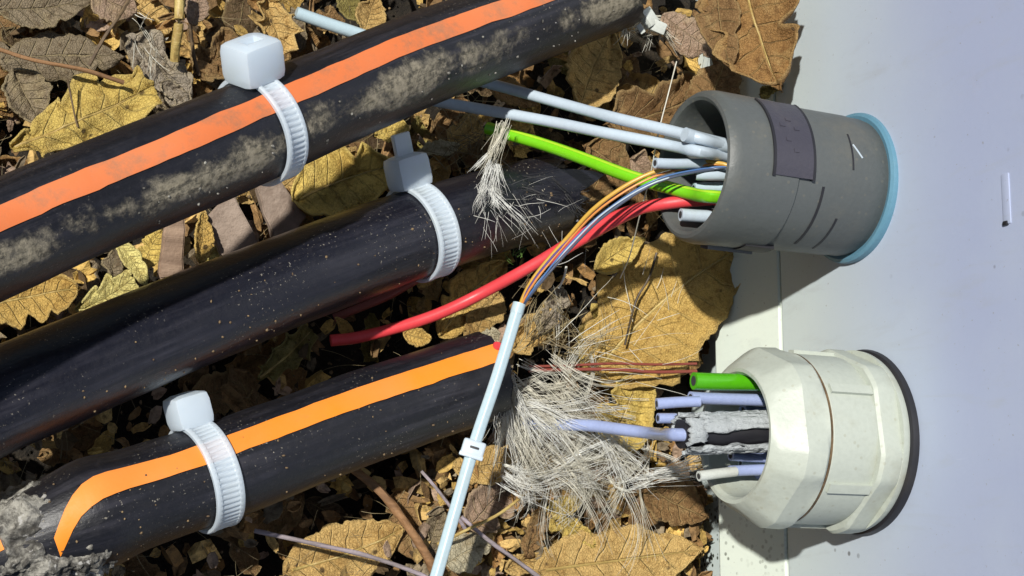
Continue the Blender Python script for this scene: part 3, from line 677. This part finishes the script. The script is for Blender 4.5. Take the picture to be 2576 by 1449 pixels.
def leaf(px, py, ang, L, Wd, kind, col, label, h=.04, roll=0, pitch=0, cup=.06, curl=.04, crinkle=.07, up=None, wallx=None, stem=0, rib=False, seed=None):
    p = W(px, py, -wallx) if wallx is not None else G(px, py, h); s = wu(1, p)
    d = RIGHT * math.cos(math.radians(ang)) + UP * math.sin(math.radians(ang))
    me, rb = leaf_mesh(kind, L * s, Wd * s, cup, curl, crinkle, seed if seed is not None else R.random() * 90)
    name = {'oak': 'oak_leaf', 'frag': 'leaf_fragment'}.get(kind, 'dead_leaf')
    N = up if up is not None else V((0, 0, 1)); mw = leaf_frame(p, d, N, roll, pitch); jit = R.uniform(.9, 1.1)
    c = tuple(x * jit for x in C_[col])
    if not (rib or stem):
        o = bpy.data.objects.new(name, me); COL.objects.link(o); blade = o; tag(o, label, 'leaf' if kind != 'frag' else 'leaf piece', 'dead leaves'); o.matrix_world = mw
    else:
        T = empty(name, (0, 0, 0), label, 'leaf', 'dead leaves'); T.matrix_world = mw
        blade = bpy.data.objects.new('blade', me); COL.objects.link(blade); blade.parent = T
        if rib:
            o = tube('midrib', [x + V((0, 0, .004 * s / .0008)) * .5 for x in rb[1:-2]], lambda q, a: max(.0008, .0042 * (1 - q / (L * s) * .8)), M['straw'], None, n=6); o.parent = T
        if stem:
            a = rb[0]; e = a + (rb[0] - rb[3]).normalized() * stem * s; o = tube('stalk', smooth_path([rb[1], a, (a + e) / 2 + V((0, .006, .006)), e]), .0036, M['twig2'], None, n=8); o.parent = T
    blade.color = (*c, 1)
    md = blade.modifiers.new('thick', 'SOLIDIFY'); md.thickness = .004; md.offset = 0
    return blade
CF = BACK
LEAVES = [
    # behind and above the muddy striped cable
    (120, 18, 14, 250, 110, 'point', 'grey', 'grey-brown leaf with a sharp tip in the upper left corner', dict(h=.08, cup=.12)),
    (165, 140, 8, 300, 130, 'oval', 'grey', 'broad grey-brown leaf above the yellow oak leaf', dict(h=.06, cup=-.05, roll=-8)),
    (287, 10, -20, 120, 110, 'oval', 'pink', 'pinkish leaf beside the leaning dark twig', dict(h=.09, cup=.1)),
    (70, 255, -62, 170, 110, 'point', 'grey', 'dull curled leaf touching the yellow oak leaf from above', dict(h=.07, cup=.22, crinkle=.12)),
    (215, 300, 28, 400, 250, 'oak', 'yellow', 'large yellow lobed oak leaf tucked against the muddy striped cable', dict(h=.13, cup=-.04, curl=.03, seed=11, rib=True, roll=-6)),
    (405, 175, -42, 210, 130, 'frag', 'ashen', 'crumpled ashen leaf left of the chunky tie head', dict(h=.08, crinkle=.14)),
    (440, 235, -30, 90, 55, 'frag', 'ashen', 'small crumbled grey leaf tip near the muddy striped cable', dict(h=.09, crinkle=.2)),
    (690, 65, -75, 160, 150, 'oak', 'tan', 'tan lobed leaf right behind the chunky tie head', dict(h=.09, cup=.1)),
    (495, 18, 80, 90, 60, 'oval', 'pink', 'small pinkish leaf beside the upright straw stalk', dict(h=.10)),
    (545, 150, 40, 150, 120, 'frag', 'brown', 'mottled brown leaf between straw stalk and tie head', dict(h=.03, crinkle=.15)),
    (930, 35, 70, 110, 80, 'point', 'tan', 'tan curled leaf behind the pale tube end', dict(h=.09, cup=.2)),
    (880, 20, -60, 110, 60, 'oval', 'olive', 'narrow olive leaf behind the pale tube end', dict(h=.05)),
    (820, 55, 10, 90, 80, 'frag', 'brown', 'brown torn leaf just under the pale tube end', dict(h=.02)),
    (60, 120, -30, 130, 60, 'frag', 'dark', 'dark ragged leaf piece near the upper left corner', dict(h=.0)),
    # between the muddy striped cable and the plain cable
    (85, 745, 14, 240, 150, 'oval', 'gold', 'golden oval leaf with raised rim between the two upper cables', dict(h=.10, cup=.10, rib=True)),
    (268, 748, 30, 170, 110, 'oak', 'pale', 'pale yellow leaf lying against the plain black cable', dict(h=.08)),
    (338, 665, -55, 135, 48, 'oval', 'pale', 'narrow pale yellow curled leaf between the two upper cables', dict(h=.14, cup=.3, crinkle=.03)),
    (290, 650, 70, 90, 60, 'frag', 'grey', 'grey torn leaf scrap behind the narrow pale curled leaf', dict(h=.07)),
    (380, 625, 60, 120, 60, 'oval', 'yellow', 'yellow leaf half under the brown bark strip', dict(h=.06)),
    (509, 592, 84, 130, 56, 'oval', 'gold', 'small golden leaf standing beside the brown bark strip', dict(h=.12, cup=.15, roll=20)),
    (535, 640, 30, 70, 40, 'frag', 'pale', 'pale leaf chip beside the brown bark strip', dict(h=.06)),
    (870, 450, 22, 290, 190, 'oval', 'yellow', 'big yellow leaf between the chunky tie and the shaded tie', dict(h=.07, cup=-.04, rib=True)),
    (715, 470, 35, 130, 110, 'frag', 'tan', 'tan leaf peeking out under the muddy striped cable', dict(h=.03)),
    (985, 330, 20, 90, 60, 'frag', 'yellow', 'yellow leaf scrap below the muddy striped cable', dict(h=.07)),
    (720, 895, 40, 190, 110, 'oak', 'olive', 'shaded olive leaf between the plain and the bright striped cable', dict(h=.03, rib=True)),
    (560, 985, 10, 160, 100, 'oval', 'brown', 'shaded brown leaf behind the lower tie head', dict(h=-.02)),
    # middle
    (1185, 735, 44, 270, 120, 'oval', 'gold', 'golden brown leaf crossed by the long red wire', dict(h=.04, cup=.08, rib=True, crinkle=.1)),
    (1215, 805, 60, 160, 95, 'frag', 'tan', 'tan torn leaf just under the long red wire', dict(h=.05)),
    (1050, 850, -8, 72, 46, 'oval', 'gold', 'tiny golden leaf under the cut red wire end', dict(h=.10, cup=.1)),
    (1185, 870, 20, 150, 70, 'frag', 'cream', 'cream papery leaf at the cut end of the striped cable', dict(h=.11)),
    (1345, 830, 35, 170, 100, 'frag', 'tan', 'ragged tan leaf under the dry grass next to the white tube', dict(h=.07, crinkle=.14)),
    (1385, 790, 55, 130, 80, 'frag', 'ashen', 'grey skeletal leaf beside the start of the white tube', dict(h=.08, crinkle=.16)),
    (1675, 752, 40, 500, 330, 'oval', 'gold', 'largest golden leaf, below the grey gland', dict(h=.13, up=V((-.28, 0, .96)), cup=-.03, curl=-.02, crinkle=.05, rib=True, seed=21)),
    (1560, 840, 40, 260, 190, 'oval', 'yellow', 'yellow leaf partly under the largest golden leaf', dict(h=.035, crinkle=.06)),
    (1555, 635, 30, 170, 75, 'point', 'yellow', 'curled yellow leaf just below the long red wire', dict(h=.13, cup=.25)),
    (1480, 520, 65, 200, 130, 'frag', 'brown', 'brown leaf behind the hair-thin bundle', dict(h=.05)),
    (1575, 1030, 62, 240, 150, 'oval', 'yellow', 'bright yellow leaf under the long lavender tube', dict(h=.08, cup=-.05, rib=True)),
    (1700, 900, -10, 150, 90, 'oval', 'tan', 'tan leaf right behind the green stub', dict(h=.06)),
    (1745, 905, 75, 90, 34, 'point', 'orange', 'small orange-brown leaf against the cabinet foot', dict(h=.1)),
    (1495, 165, 62, 230, 150, 'oval', 'tan', 'tan leaf below the cut end of the muddy striped cable', dict(h=.08, cup=-.06)),
    (1640, 290, 20, 280, 170, 'frag', 'brown', 'brown leaf behind the two long white wires', dict(h=.06, crinkle=.1)),
    (1560, 430, -30, 220, 150, 'frag', 'brown', 'brown leaf beneath the long green wire', dict(h=.02, crinkle=.1)),
    (1290, 235, -20, 150, 70, 'oval', 'orange', 'orange-brown leaf between the two long white wires', dict(h=.07)),
    (1650, 440, -18, 150, 80, 'frag', 'pink', 'greyish torn leaf under the broken white stub', dict(h=.12)),
    (1170, 335, 40, 110, 90, 'frag', 'tan', 'tan leaf scrap behind the shaded tie', dict(h=.05)),
    (1105, 375, 10, 100, 46, 'frag', 'cream', 'cream leaf chip beside the shaded tie head', dict(h=.06)),
    (1250, 345, 10, 60, 50, 'frag', 'pale', 'pale leaf chip at the shaded end of the green wire', dict(h=.06)),
    # against the cabinet
    (1905, 75, -68, 360, 250, 'oval', 'orange', 'large brownish leaf leaning on the cabinet above the grey gland', dict(wallx=.13, up=V((-.75, .1, .65)), cup=.10, curl=-.05, rib=True, seed=33)),
    (1812, 60, -80, 280, 110, 'oval', 'brown', 'brown folded leaf beside the large brownish leaning leaf', dict(wallx=.2, up=V((-.6, .2, .75)), cup=.22)),
    (1742, 95, -25, 180, 100, 'oval', 'pink', 'greyish brown leaf next to the muddy cable end', dict(h=.20, cup=-.1)),
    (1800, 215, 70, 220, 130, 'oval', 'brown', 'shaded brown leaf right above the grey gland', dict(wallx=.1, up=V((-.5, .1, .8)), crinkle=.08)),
    (1940, 228, 10, 60, 40, 'frag', 'olive', 'mossy leaf scrap stuck on the cabinet above the grey gland', dict(wallx=.02, up=V((-.8, .3, .5)), crinkle=.2)),
    # bottom
    (1570, 1408, 6, 470, 180, 'oval', 'tan', 'large smooth tan leaf at the bottom beside the cabinet', dict(h=.08, cup=-.05, crinkle=.03, rib=True, seed=44)),
    (1690, 1262, -24, 220, 130, 'oval', 'brown', 'brown leaf with upturned edge below the off-white gland', dict(h=.06, cup=.15)),
    (1620, 1300, 50, 140, 80, 'frag', 'brown', 'dark brown leaf scrap above the large smooth tan leaf', dict(h=.06)),
    (1232, 1170, 10, 180, 100, 'oval', 'tan', 'tan leaf right of the small white clip', dict(h=.05, cup=.08)),
    (1235, 1265, 40, 170, 120, 'oval', 'pink', 'pinkish leaf below the tan leaf near the white clip', dict(h=.03)),
    (1180, 1385, 22, 130, 100, 'oval', 'cream', 'beige round leaf beside the lower end of the white tube', dict(h=.08, cup=-.06)),
    (1090, 1345, 70, 130, 70, 'frag', 'grey', 'grey leaf piece left of the white tube at the bottom', dict(h=.03)),
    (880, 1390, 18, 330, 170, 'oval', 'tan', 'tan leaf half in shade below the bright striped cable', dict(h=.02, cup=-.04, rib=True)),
    (1420, 1275, 15, 90, 60, 'frag', 'yellow', 'yellow leaf scrap at the lower edge of the pale fluff', dict(h=.06)),
    (1440, 1335, -30, 130, 66, 'frag', 'yellow', 'ragged yellow leaf above the large smooth tan leaf', dict(h=.07, crinkle=.15)),
    (1345, 1345, 60, 120, 70, 'frag', 'brown', 'brown curled scrap between white tube and smooth tan leaf', dict(h=.06, crinkle=.15)),
    (1330, 1415, 10, 130, 70, 'frag', 'tan', 'tan crumbled leaf along the bottom edge', dict(h=.05, crinkle=.13)),
    (1420, 1200, -10, 170, 100, 'oval', 'tan', 'tan leaf buried under the pale fluff', dict(h=.0)),
]
for x, y, a, L, Wd, kd, col, lb, kw in LEAVES: leaf(x, y, a, L, Wd, kd, col, lb, **kw)

# litter between them: alike small leaves and scraps
variants = []
for i in range(12):
    kd = ('oval', 'frag', 'point', 'oak')[i % 4]
    me, _ = leaf_mesh(kd, .12, (.075, .07, .05, .09)[i % 4], R.uniform(-.12, .2), R.uniform(-.1, .15), .12, 100 + i * 3.3, 18, 8); variants.append(me)
MARKS = [(120, 30, 'by the upper left corner'), (350, 70, 'under the brittle leaf skeleton'), (450, 60, 'beside the upright straw stalk'), (560, 60, 'between straw stalk and tie head'), (720, 130, 'behind the chunky tie head'), (960, 30, 'behind the muddy striped cable'),
    (60, 380, 'beside the yellow oak leaf'), (60, 790, 'near the golden oval leaf'), (450, 640, 'near the brown bark strip'), (600, 600, 'near the wide bark piece'), (900, 480, 'near the big yellow leaf'), (1110, 330, 'behind the shaded tie head'), (1290, 270, 'under the long white wires'), (1420, 400, 'under the long green wire'),
    (1500, 170, 'below the muddy cable end'), (1650, 120, 'by the glassy plastic chips'), (1700, 300, 'beside the grey gland mouth'), (1450, 560, 'behind the curving bundle'), (1180, 720, 'under the long red wire'), (900, 830, 'under the cut red end'), (700, 950, 'in the shade of the plain cable'), (300, 1060, 'behind the lower tie head'),
    (1350, 820, 'under the dry grass'), (1600, 780, 'around the largest golden leaf'), (1700, 930, 'by the cabinet foot near the green stub'), (1420, 1050, 'under the pale fluff'), (1650, 1180, 'under the white wisp'), (1680, 1320, 'by the smooth tan leaf'), (1250, 1200, 'near the small white clip'), (1150, 1380, 'near the lower end of the white tube'),
    (1000, 1250, 'beside the brown stick'), (800, 1340, 'in the shade of the bright striped cable'), (500, 1420, 'below the lower tie'), (1400, 1400, 'along the bottom by the smooth tan leaf'), (-80, 200, 'beyond the left edge'), (-80, 1200, 'beyond the lower left'), (900, -120, 'beyond the top edge'), (900, 1560, 'beyond the bottom edge')]
CN = dict(brown='brown', grey='greyish', tan='tan', gold='yellowish', dark='blackened', orange='rusty', olive='olive'); KN = ('rounded leaf', 'torn leaf scrap', 'pointed leaf', 'lobed leaf')
for i in range(290):
    px, py = R.uniform(-160, 1775), R.uniform(-160, 1600)
    if i > 215: px, py = R.choice([(R.uniform(0, 800), R.uniform(0, 300)), (R.uniform(1000, 1770), R.uniform(1150, 1449)), (R.uniform(1100, 1750), R.uniform(50, 600))])
    p = G(px, py, R.uniform(-.15, .008)); cn = R.choices(list(CN), (4, 3, 4, 3, 3, 2, 1))[0]; vi = R.randrange(12); sc = R.uniform(.6, 1.5)
    o = bpy.data.objects.new('litter_leaf', variants[vi]); COL.objects.link(o)
    where = min(MARKS, key=lambda m: (m[0] - px) ** 2 + (m[1] - py) ** 2)[2]
    lb = ('small ' if sc < 1 else 'middling ') + CN[cn] + ' ' + KN[vi % 4] + ' ' + where; tag(o, lb, 'leaf', 'litter leaves ' + where)
    a = R.random() * 6.28
    o.matrix_world = leaf_frame(p, V((math.cos(a), math.sin(a), 0)), V((R.gauss(0, .28), R.gauss(0, .28), 1))) @ Matrix.Scale(sc, 4)
    q = R.uniform(.75, 1.15); o.color = (*[x * q for x in C_[cn]], 1)

# ------------------------------------------------------------------ bark and twigs
def slab(rows, thick, mat, label, name='bark_strip', cat='bark'):
    """rows: outline in pixels with a height each"""
    P = [G(*r) for r in rows]; bm = bmesh.new(); vs_ = [bm.verts.new(p) for p in P]; f = bm.faces.new(vs_)
    if f.normal.z < 0 or True: bmesh.ops.recalc_face_normals(bm, faces=bm.faces)
    ex = bmesh.ops.extrude_face_region(bm, geom=bm.faces[:])
    for v in [g for g in ex['geom'] if isinstance(g, bmesh.types.BMVert)]: v.co.z -= thick
    bmesh.ops.subdivide_edges(bm, edges=[e for e in bm.edges if e.calc_length() > .03], cuts=3, use_grid_fill=True)
    bmesh.ops.bevel(bm, geom=[e for e in bm.edges if len(e.link_faces) == 2 and e.calc_face_angle(0) > .7], offset=.003, segments=2, affect='EDGES')
    for v in bm.verts: v.co += V((mnoise.noise(v.co * 30), mnoise.noise(v.co * 30 + V((5, 0, 0))), mnoise.noise(v.co * 18 + V((0, 9, 0))))) * .004
    o = from_bm(name, bm, mat); auto_smooth(o, 40); return tag(o, label, cat)
slab([(398, 700, .10), (462, 690, .10), (466, 540, .14), (420, 545, .14)], .02, M['bark'], 'smooth brown bark strip standing between the two upper cables')
slab([(520, 545, .11), (585, 480, .13), (655, 615, .09), (560, 650, .07)], .03, M['bark2'], 'wide pinkish bark piece between the two upper cables')
slab([(645, 470, .10), (690, 430, .11), (772, 545, .07), (740, 590, .06), (690, 600, .06)], .025, M['bark2'], 'pinkish grey bark piece with cracked edge beside the wide one')
def twig(name, rows, wpx, mat, label, cat='twig', knots=True, group=None):
    path = smooth_path([G(*r) for r in rows], .012); r = wu(wpx, path[0]) / 2; sd = R.random() * 50
    def rf(s, a): return r * (1 - .35 * s / max(.01, lengths(path)[-1])) * (1 + .18 * mnoise.noise(V((s * 22, sd, math.cos(a))))) if False else r * (1 + .22 * mnoise.noise(V((s * 20, sd, math.cos(a)))))
    return tag(tube(name, path, rf, mat, None, n=8), label, cat, group)
twig('straw_stalk', [(452, -40, .17), (450, 60, .16), (442, 112, .14), (440, 152, .12)], 26, M['straw'], 'thick yellow straw stalk standing upright at the top', 'stalk')
twig('dark_twig', [(335, -20, .20), (300, 40, .18), (262, 95, .16), (224, 165, .14)], 9, M['twig'], 'dark thin twig leaning above the yellow oak leaf')
twig('red_twig', [(-20, 118, .16), (80, 150, .16), (210, 176, .165), (312, 208, .17)], 11, M['twig2'], 'reddish leaf stalk crossing above the yellow oak leaf', 'stalk')
twig('brown_stick', [(890, 1180, .06), (960, 1240, .08), (1030, 1330, .10), (1080, 1410, .10), (1100, 1460, .09)], 24, M['twig2'], 'brown stick between the bright striped cable and the white tube', 'stick')
twig('pale_stalk', [(640, 1335, .10), (800, 1370, .12), (930, 1400, .13), (1060, 1446, .13), (1120, 1480, .12)], 12, M['stalk'], 'long pale purplish stalk below the bright striped cable', 'stalk', group='pale stalks')
twig('pale_stalk', [(1160, 1300, .12), (1230, 1360, .13), (1300, 1410, .12), (1380, 1470, .11)], 11, M['stalk'], 'pale purplish stalk right of the white tube near the bottom', 'stalk', group='pale stalks')
twig('grass_blade', [(1100, 1370, .12), (1180, 1330, .13), (1260, 1290, .13), (1340, 1225, .13)], 8, M['straw'], 'thin bent straw between white tube and pale fluff', 'straw')
twig('fine_root', [(170, 200, .16), (178, 240, .15), (190, 300, .15), (196, 320, .15)], 5, M['twig'], 'hair-thin root hanging over the yellow oak leaf', 'root')
twig('thread', [(1702, 155, .42), (1680, 240, .46), (1655, 340, .53), (1636, 440, .47), (1610, 540, .36), (1585, 640, .2), (1560, 700, .13)], 3.2, M['fib'], 'fine pale thread hanging across the two long white wires', 'thread')
twig('shadow_strand', [(1652, 636, .155), (1632, 700, .15), (1605, 745, .145), (1590, 790, .14), (1572, 868, .12)], 6, M['root'], 'dark strand added for a thread shadow on the largest golden leaf', 'root')  # dark strand laid on the leaf to stand for the thread's shadow
twig('budded_twig', [(1060, 1185, .12), (1095, 1225, .12), (1140, 1285, .11), (1170, 1330, .09)], 9, M['stalk'], 'pale budded twig crossing behind the white tube')
twig('dry_root', [(1310, 600, .17), (1340, 590, .17), (1385, 555, .18), (1412, 520, .18)], 6, M['fib'], 'curved pale root by the frayed end of the plain cable', 'root')
twig('dry_root', [(1405, 725, .15), (1418, 700, .16), (1425, 670, .17)], 6, M['fib'], 'short pale root beneath the hair-thin bundle', 'root')
twig('tan_stick', [(478, 60, .08), (486, 130, .06), (500, 190, .04)], 10, M['twig'], 'dull stick right beside the yellow straw stalk', 'stick')

# ------------------------------------------------------------------ frayed fibre and fluff
def tuft(name, mat, label, cat, starts, n, rad, per=8):
    """starts: list of (px, py, h, spread px, image angle, angle spread, length px, curl)"""
    P = []
    for k in range(max(1, n // per)):
        x, y, h, sp, an, asp, ln, cu = R.choices(starts, [s[8] if len(s) > 8 else 1 for s in starts])[0][:8]
        x += R.gauss(0, sp); y += R.gauss(0, sp); p = G(x, y, h + R.uniform(-.02, .03)); a = math.radians(R.gauss(an, asp))
        d = RIGHT * math.cos(a) + UP * math.sin(a) + BACK * R.uniform(-.25, .22); ln_ = wu(ln, p) * R.uniform(.5, 1.3)
        g_ = thread(p, d, ln_, cu, 12); sprd = ln_ * R.uniform(.02, .10)
        for j in range(per if R.random() < .75 else max(1, per // 3)):
            o0 = V((R.gauss(0, 1), R.gauss(0, 1), R.gauss(0, .7))) * sprd * .35; o1 = V((R.gauss(0, 1), R.gauss(0, 1), R.gauss(0, .7))) * sprd; o2 = V((R.gauss(0, 1), R.gauss(0, 1), R.gauss(0, .6))) * sprd * 1.2
            m_ = R.randint(7, 12); sh = V((R.gauss(0, .004), R.gauss(0, .004), 0))
            P.append([q + sh + o0 + (o1 - o0) * (i / 11) + o2 * (i / 11) ** 2 for i, q in enumerate(g_)][:m_])
    for pt in P:
        for q in pt: q.z = max(q.z, .0)
    return tag(strands(name, mat, P, rad), label, cat, None, 'stuff')
tuft('fibre_tuft', M['fib'], 'shaded base of the frayed fibre brush by the shaded tie', 'fibre', [(1268, 318, .30, 8, -115, 9, 150, .4)], 60, .0026, per=12)
tuft('fibre_brush', M['fibw'], 'frayed pale fibre brush hanging over the plain cable end', 'fibre', [(1238, 415, .33, 10, -105, 14, 95, .6), (1225, 470, .33, 12, -90, 40, 48, 1.0), (1240, 470, .32, 8, -80, 40, 150, .6, .15)], 260, .0018, per=12)
tuft('pale_fluff', M['fib'], 'big mass of pale frayed fibre at the bright striped cable end', 'fibre', [
    (1265, 1000, .15, 22, -45, 28, 260, 1.6, 2), (1290, 960, .16, 20, -85, 25, 240, 1.0), (1380, 1080, .14, 40, -40, 45, 240, 2.2, 2), (1480, 1130, .12, 60, -70, 60, 200, 2.5, 2),
    (1340, 1170, .12, 40, -10, 40, 230, 3.0, 2), (1560, 1190, .12, 50, -140, 50, 200, 2.2, 1.4), (1420, 960, .16, 50, -30, 60, 200, 1.6, 1.2), (1380, 1010, .16, 40, -60, 30, 240, 1.4, 1.5), (1550, 1270, .1, 50, 200, 60, 160, 2.2, .6)], 1300, .0019, per=10)
tuft('pale_strands', M['fibw'], 'glossy pale fibre strands fanning across the fluff', 'fibre', [
    (1510, 1075, .18, 10, -58, 14, 190, .4, 1.4), (1300, 1000, .18, 12, -60, 20, 240, .8), (1270, 960, .2, 14, -88, 14, 180, .3), (1290, 1190, .16, 16, -35, 16, 210, 2.6, 1.3), (1600, 1010, .16, 30, 170, 20, 260, .7), (1400, 1220, .14, 30, 20, 20, 200, 1.5), (1330, 1030, .17, 20, -20, 10, 230, .5)], 420, .0022)
tuft('white_wisp', M['fibw'], 'smooth white fibre wisp pointing at the off-white gland', 'fibre', [(1590, 1222, .14, 8, 14, 6, 230, .3), (1600, 1200, .14, 8, 8, 7, 240, .3), (1640, 1180, .16, 10, 10, 10, 200, .4, .5)], 110, .0021, per=12)
tuft('dry_grass', M['fibd'], 'tangle of dry grass right of the white tube start', 'grass', [(1340, 850, .14, 26, 40, 40, 130, .8), (1390, 880, .13, 32, 20, 40, 140, 1.0), (1390, 780, .14, 30, -60, 40, 110, .8), (1450, 890, .12, 30, 10, 40, 130, 1.0)], 130, .003, per=3)
tuft('root_tangle', M['fib'], 'fine pale root tangle over the lower part of the largest golden leaf', 'root', [(1520, 830, .13, 60, 10, 70, 190, 1.2), (1600, 870, .14, 60, 30, 80, 170, 1.0), (1450, 860, .14, 40, 10, 40, 230, .8), (1560, 900, .15, 50, -10, 30, 220, .6), (1640, 790, .15, 50, 60, 60, 110, .8)], 26, .0024, per=1)
tuft('moss_sprig', M['moss'], 'tiny green moss sprig under the frayed plain cable end', 'moss', [(1292, 650, .12, 10, 60, 60, 30, .8)], 26, .0022, per=2)
tuft('leaf_skeleton', M['fib'], 'brittle leaf skeleton above the ashen leaf', 'leaf', [(365, 60, .10, 18, -85, 30, 100, 1.2), (350, 30, .10, 20, -10, 30, 80, 1.8), (385, 120, .10, 20, -100, 40, 90, .6)], 22, .0024, per=2)
tuft('straw_bits', M['fibd'], 'scattered straw bits by the shaded end of the white wires', 'straw', [(1120, 340, .08, 36, -50, 50, 100, .5), (1160, 300, .08, 40, 30, 60, 80, .6), (1200, 400, .08, 40, 10, 80, 70, .6)], 80, .003, per=1)
tuft('frayed_shreds', M['fibb'], 'dark shredded threads at the frayed end of the plain cable', 'fibre', [(1300, 470, .25, 26, -35, 40, 120, .5), (1380, 480, .22, 26, -70, 25, 100, .4), (1420, 500, .19, 18, -40, 40, 60, .6)], 130, .003, per=4)
tuft('pale_shreds', M['fibw'], 'pale loose hairs over the frayed end of the plain cable', 'fibre', [(1290, 500, .30, 40, -60, 60, 110, .6), (1360, 560, .28, 50, -80, 60, 90, .8), (1230, 520, .3, 20, -80, 30, 120, .5)], 42, .0016, per=1)
tuft('core_fibres', M['fib'], 'pale fibres bursting from the muddy striped cable end', 'fibre', [(1590, 20, .22, 22, -20, 50, 90, 1.0), (1640, 60, .18, 20, -110, 50, 70, .8)], 130, .0021)
tuft('litter_straw', M['fibd'], 'fine straw and root bits strewn through the litter', 'straw', [(x, y, .03, 90, R.uniform(0, 360), 120, 110, .8) for x in range(60, 1760, 210) for y in range(40, 1450, 200)], 620, .0019, per=1)
chips = [((1630, 45), 46), ((1655, 68), 38), ((1600, 30), 34), ((1612, 72), 26)]
for k, (((x, y), s_), lb) in enumerate(zip(chips, ('largest glassy plastic chip by the muddy cable end', 'glassy plastic chip nearest the greyish brown leaf', 'glassy plastic chip touching the muddy cable end', 'smallest glassy plastic chip by the muddy cable end'))):
    p = G(x, y, .22); Mx = Matrix.Translation(p) @ V((R.gauss(0, 1), R.gauss(0, 1), R.gauss(0, 1))).to_track_quat('Z', 'Y').to_matrix().to_4x4(); s = wu(s_, p)
    tag(bevel_box('plastic_chip', (s, s * .55, s * .8), Mx, M['chip'], None, s * .12, 2), lb, 'plastic chip', 'glassy plastic chips')
# crumbs of soil and leaf
pl = []
for k in range(1500):
    p = G(R.uniform(-150, 1780), R.uniform(-150, 1600), R.uniform(-.1, .01)); pl.append((p, R.uniform(.002, .0055)))
tag(lumps('litter_crumbs', M['crumb'], pl, None, 1), 'crumbs of soil and broken leaf under the litter', 'crumbs', None, 'stuff')

# broken leaf flakes filling the litter
def flakes():
    k = NT('leaf_flakes'); at = k.n('Attribute'); at.attribute_name = 'tint'; o = k.coord(); f = k.noise(o, 60, 5, .75)
    k.set(Base_Color=k.mix(k.ramp(f, .42, .68, 0, .75), at.outputs[0], (.07, .045, .02)), Roughness=.7, Specular_IOR_Level=.3); k.bump(f, .8, .01)
    vs_, fs, cs = [], [], []; pal = [C_[n_] for n_ in ('brown', 'brown', 'tan', 'tan', 'grey', 'dark', 'gold', 'pink', 'orange', 'brown')]
    for q in range(5600):
        near = R.random() < .3
        px, py = (R.uniform(1050, 1775), R.uniform(1120, 1460)) if near else (R.uniform(-160, 1778), R.uniform(-160, 1600))
        out = q > 2400
        if out:
            px, py = R.uniform(-1500, 1700), R.uniform(-1500, 3000)
            if -120 < px < 2600 and -120 < py < 1570: continue
        p = G(px, py, R.uniform(-.1, .045)); N = V((R.gauss(0, .45), R.gauss(0, .45), 1)).normalized(); a = R.random() * 6.28
        x = (V((math.cos(a), math.sin(a), 0)) - N * N.dot(V((math.cos(a), math.sin(a), 0)))).normalized(); y = N.cross(x); L_ = R.uniform(.018, .065) * (R.uniform(1.5, 3.5) if out else 1); w_ = L_ * R.uniform(.3, .9); b0 = len(vs_); cu = R.uniform(-.5, .5) * w_
        c = R.choice(pal); j_ = R.uniform(.6, 1.15); c = (c[0] * j_, c[1] * j_, c[2] * j_, 1)
        for i in range(4):
            for j in range(3):
                u, v = i / 3 - .5, j - 1.0; ww = w_ / 2 * (1.1 - abs(u) * R.uniform(.6, 1.9)); vs_.append(p + x * (u * L_ + R.gauss(0, .06) * L_) + y * v * ww + N * (cu * v * v + R.gauss(0, .06) * w_ + cu * u * u)); cs.append(c)
        for i in range(3):
            for j in range(2): fs.append((b0 + i * 3 + j, b0 + i * 3 + j + 1, b0 + i * 3 + j + 4, b0 + i * 3 + j + 3))
    ob = mesh_obj('leaf_flakes', vs_, fs, k.m, None, smooth=False); at_ = ob.data.color_attributes.new('tint', 'FLOAT_COLOR', 'POINT')
    at_.data.foreach_set('color', [x for c in cs for x in c]); md = ob.modifiers.new('thick', 'SOLIDIFY'); md.thickness = .002
    tag(ob, 'broken brown leaf flakes strewn through the litter', 'leaf flakes', None, 'stuff')
flakes()
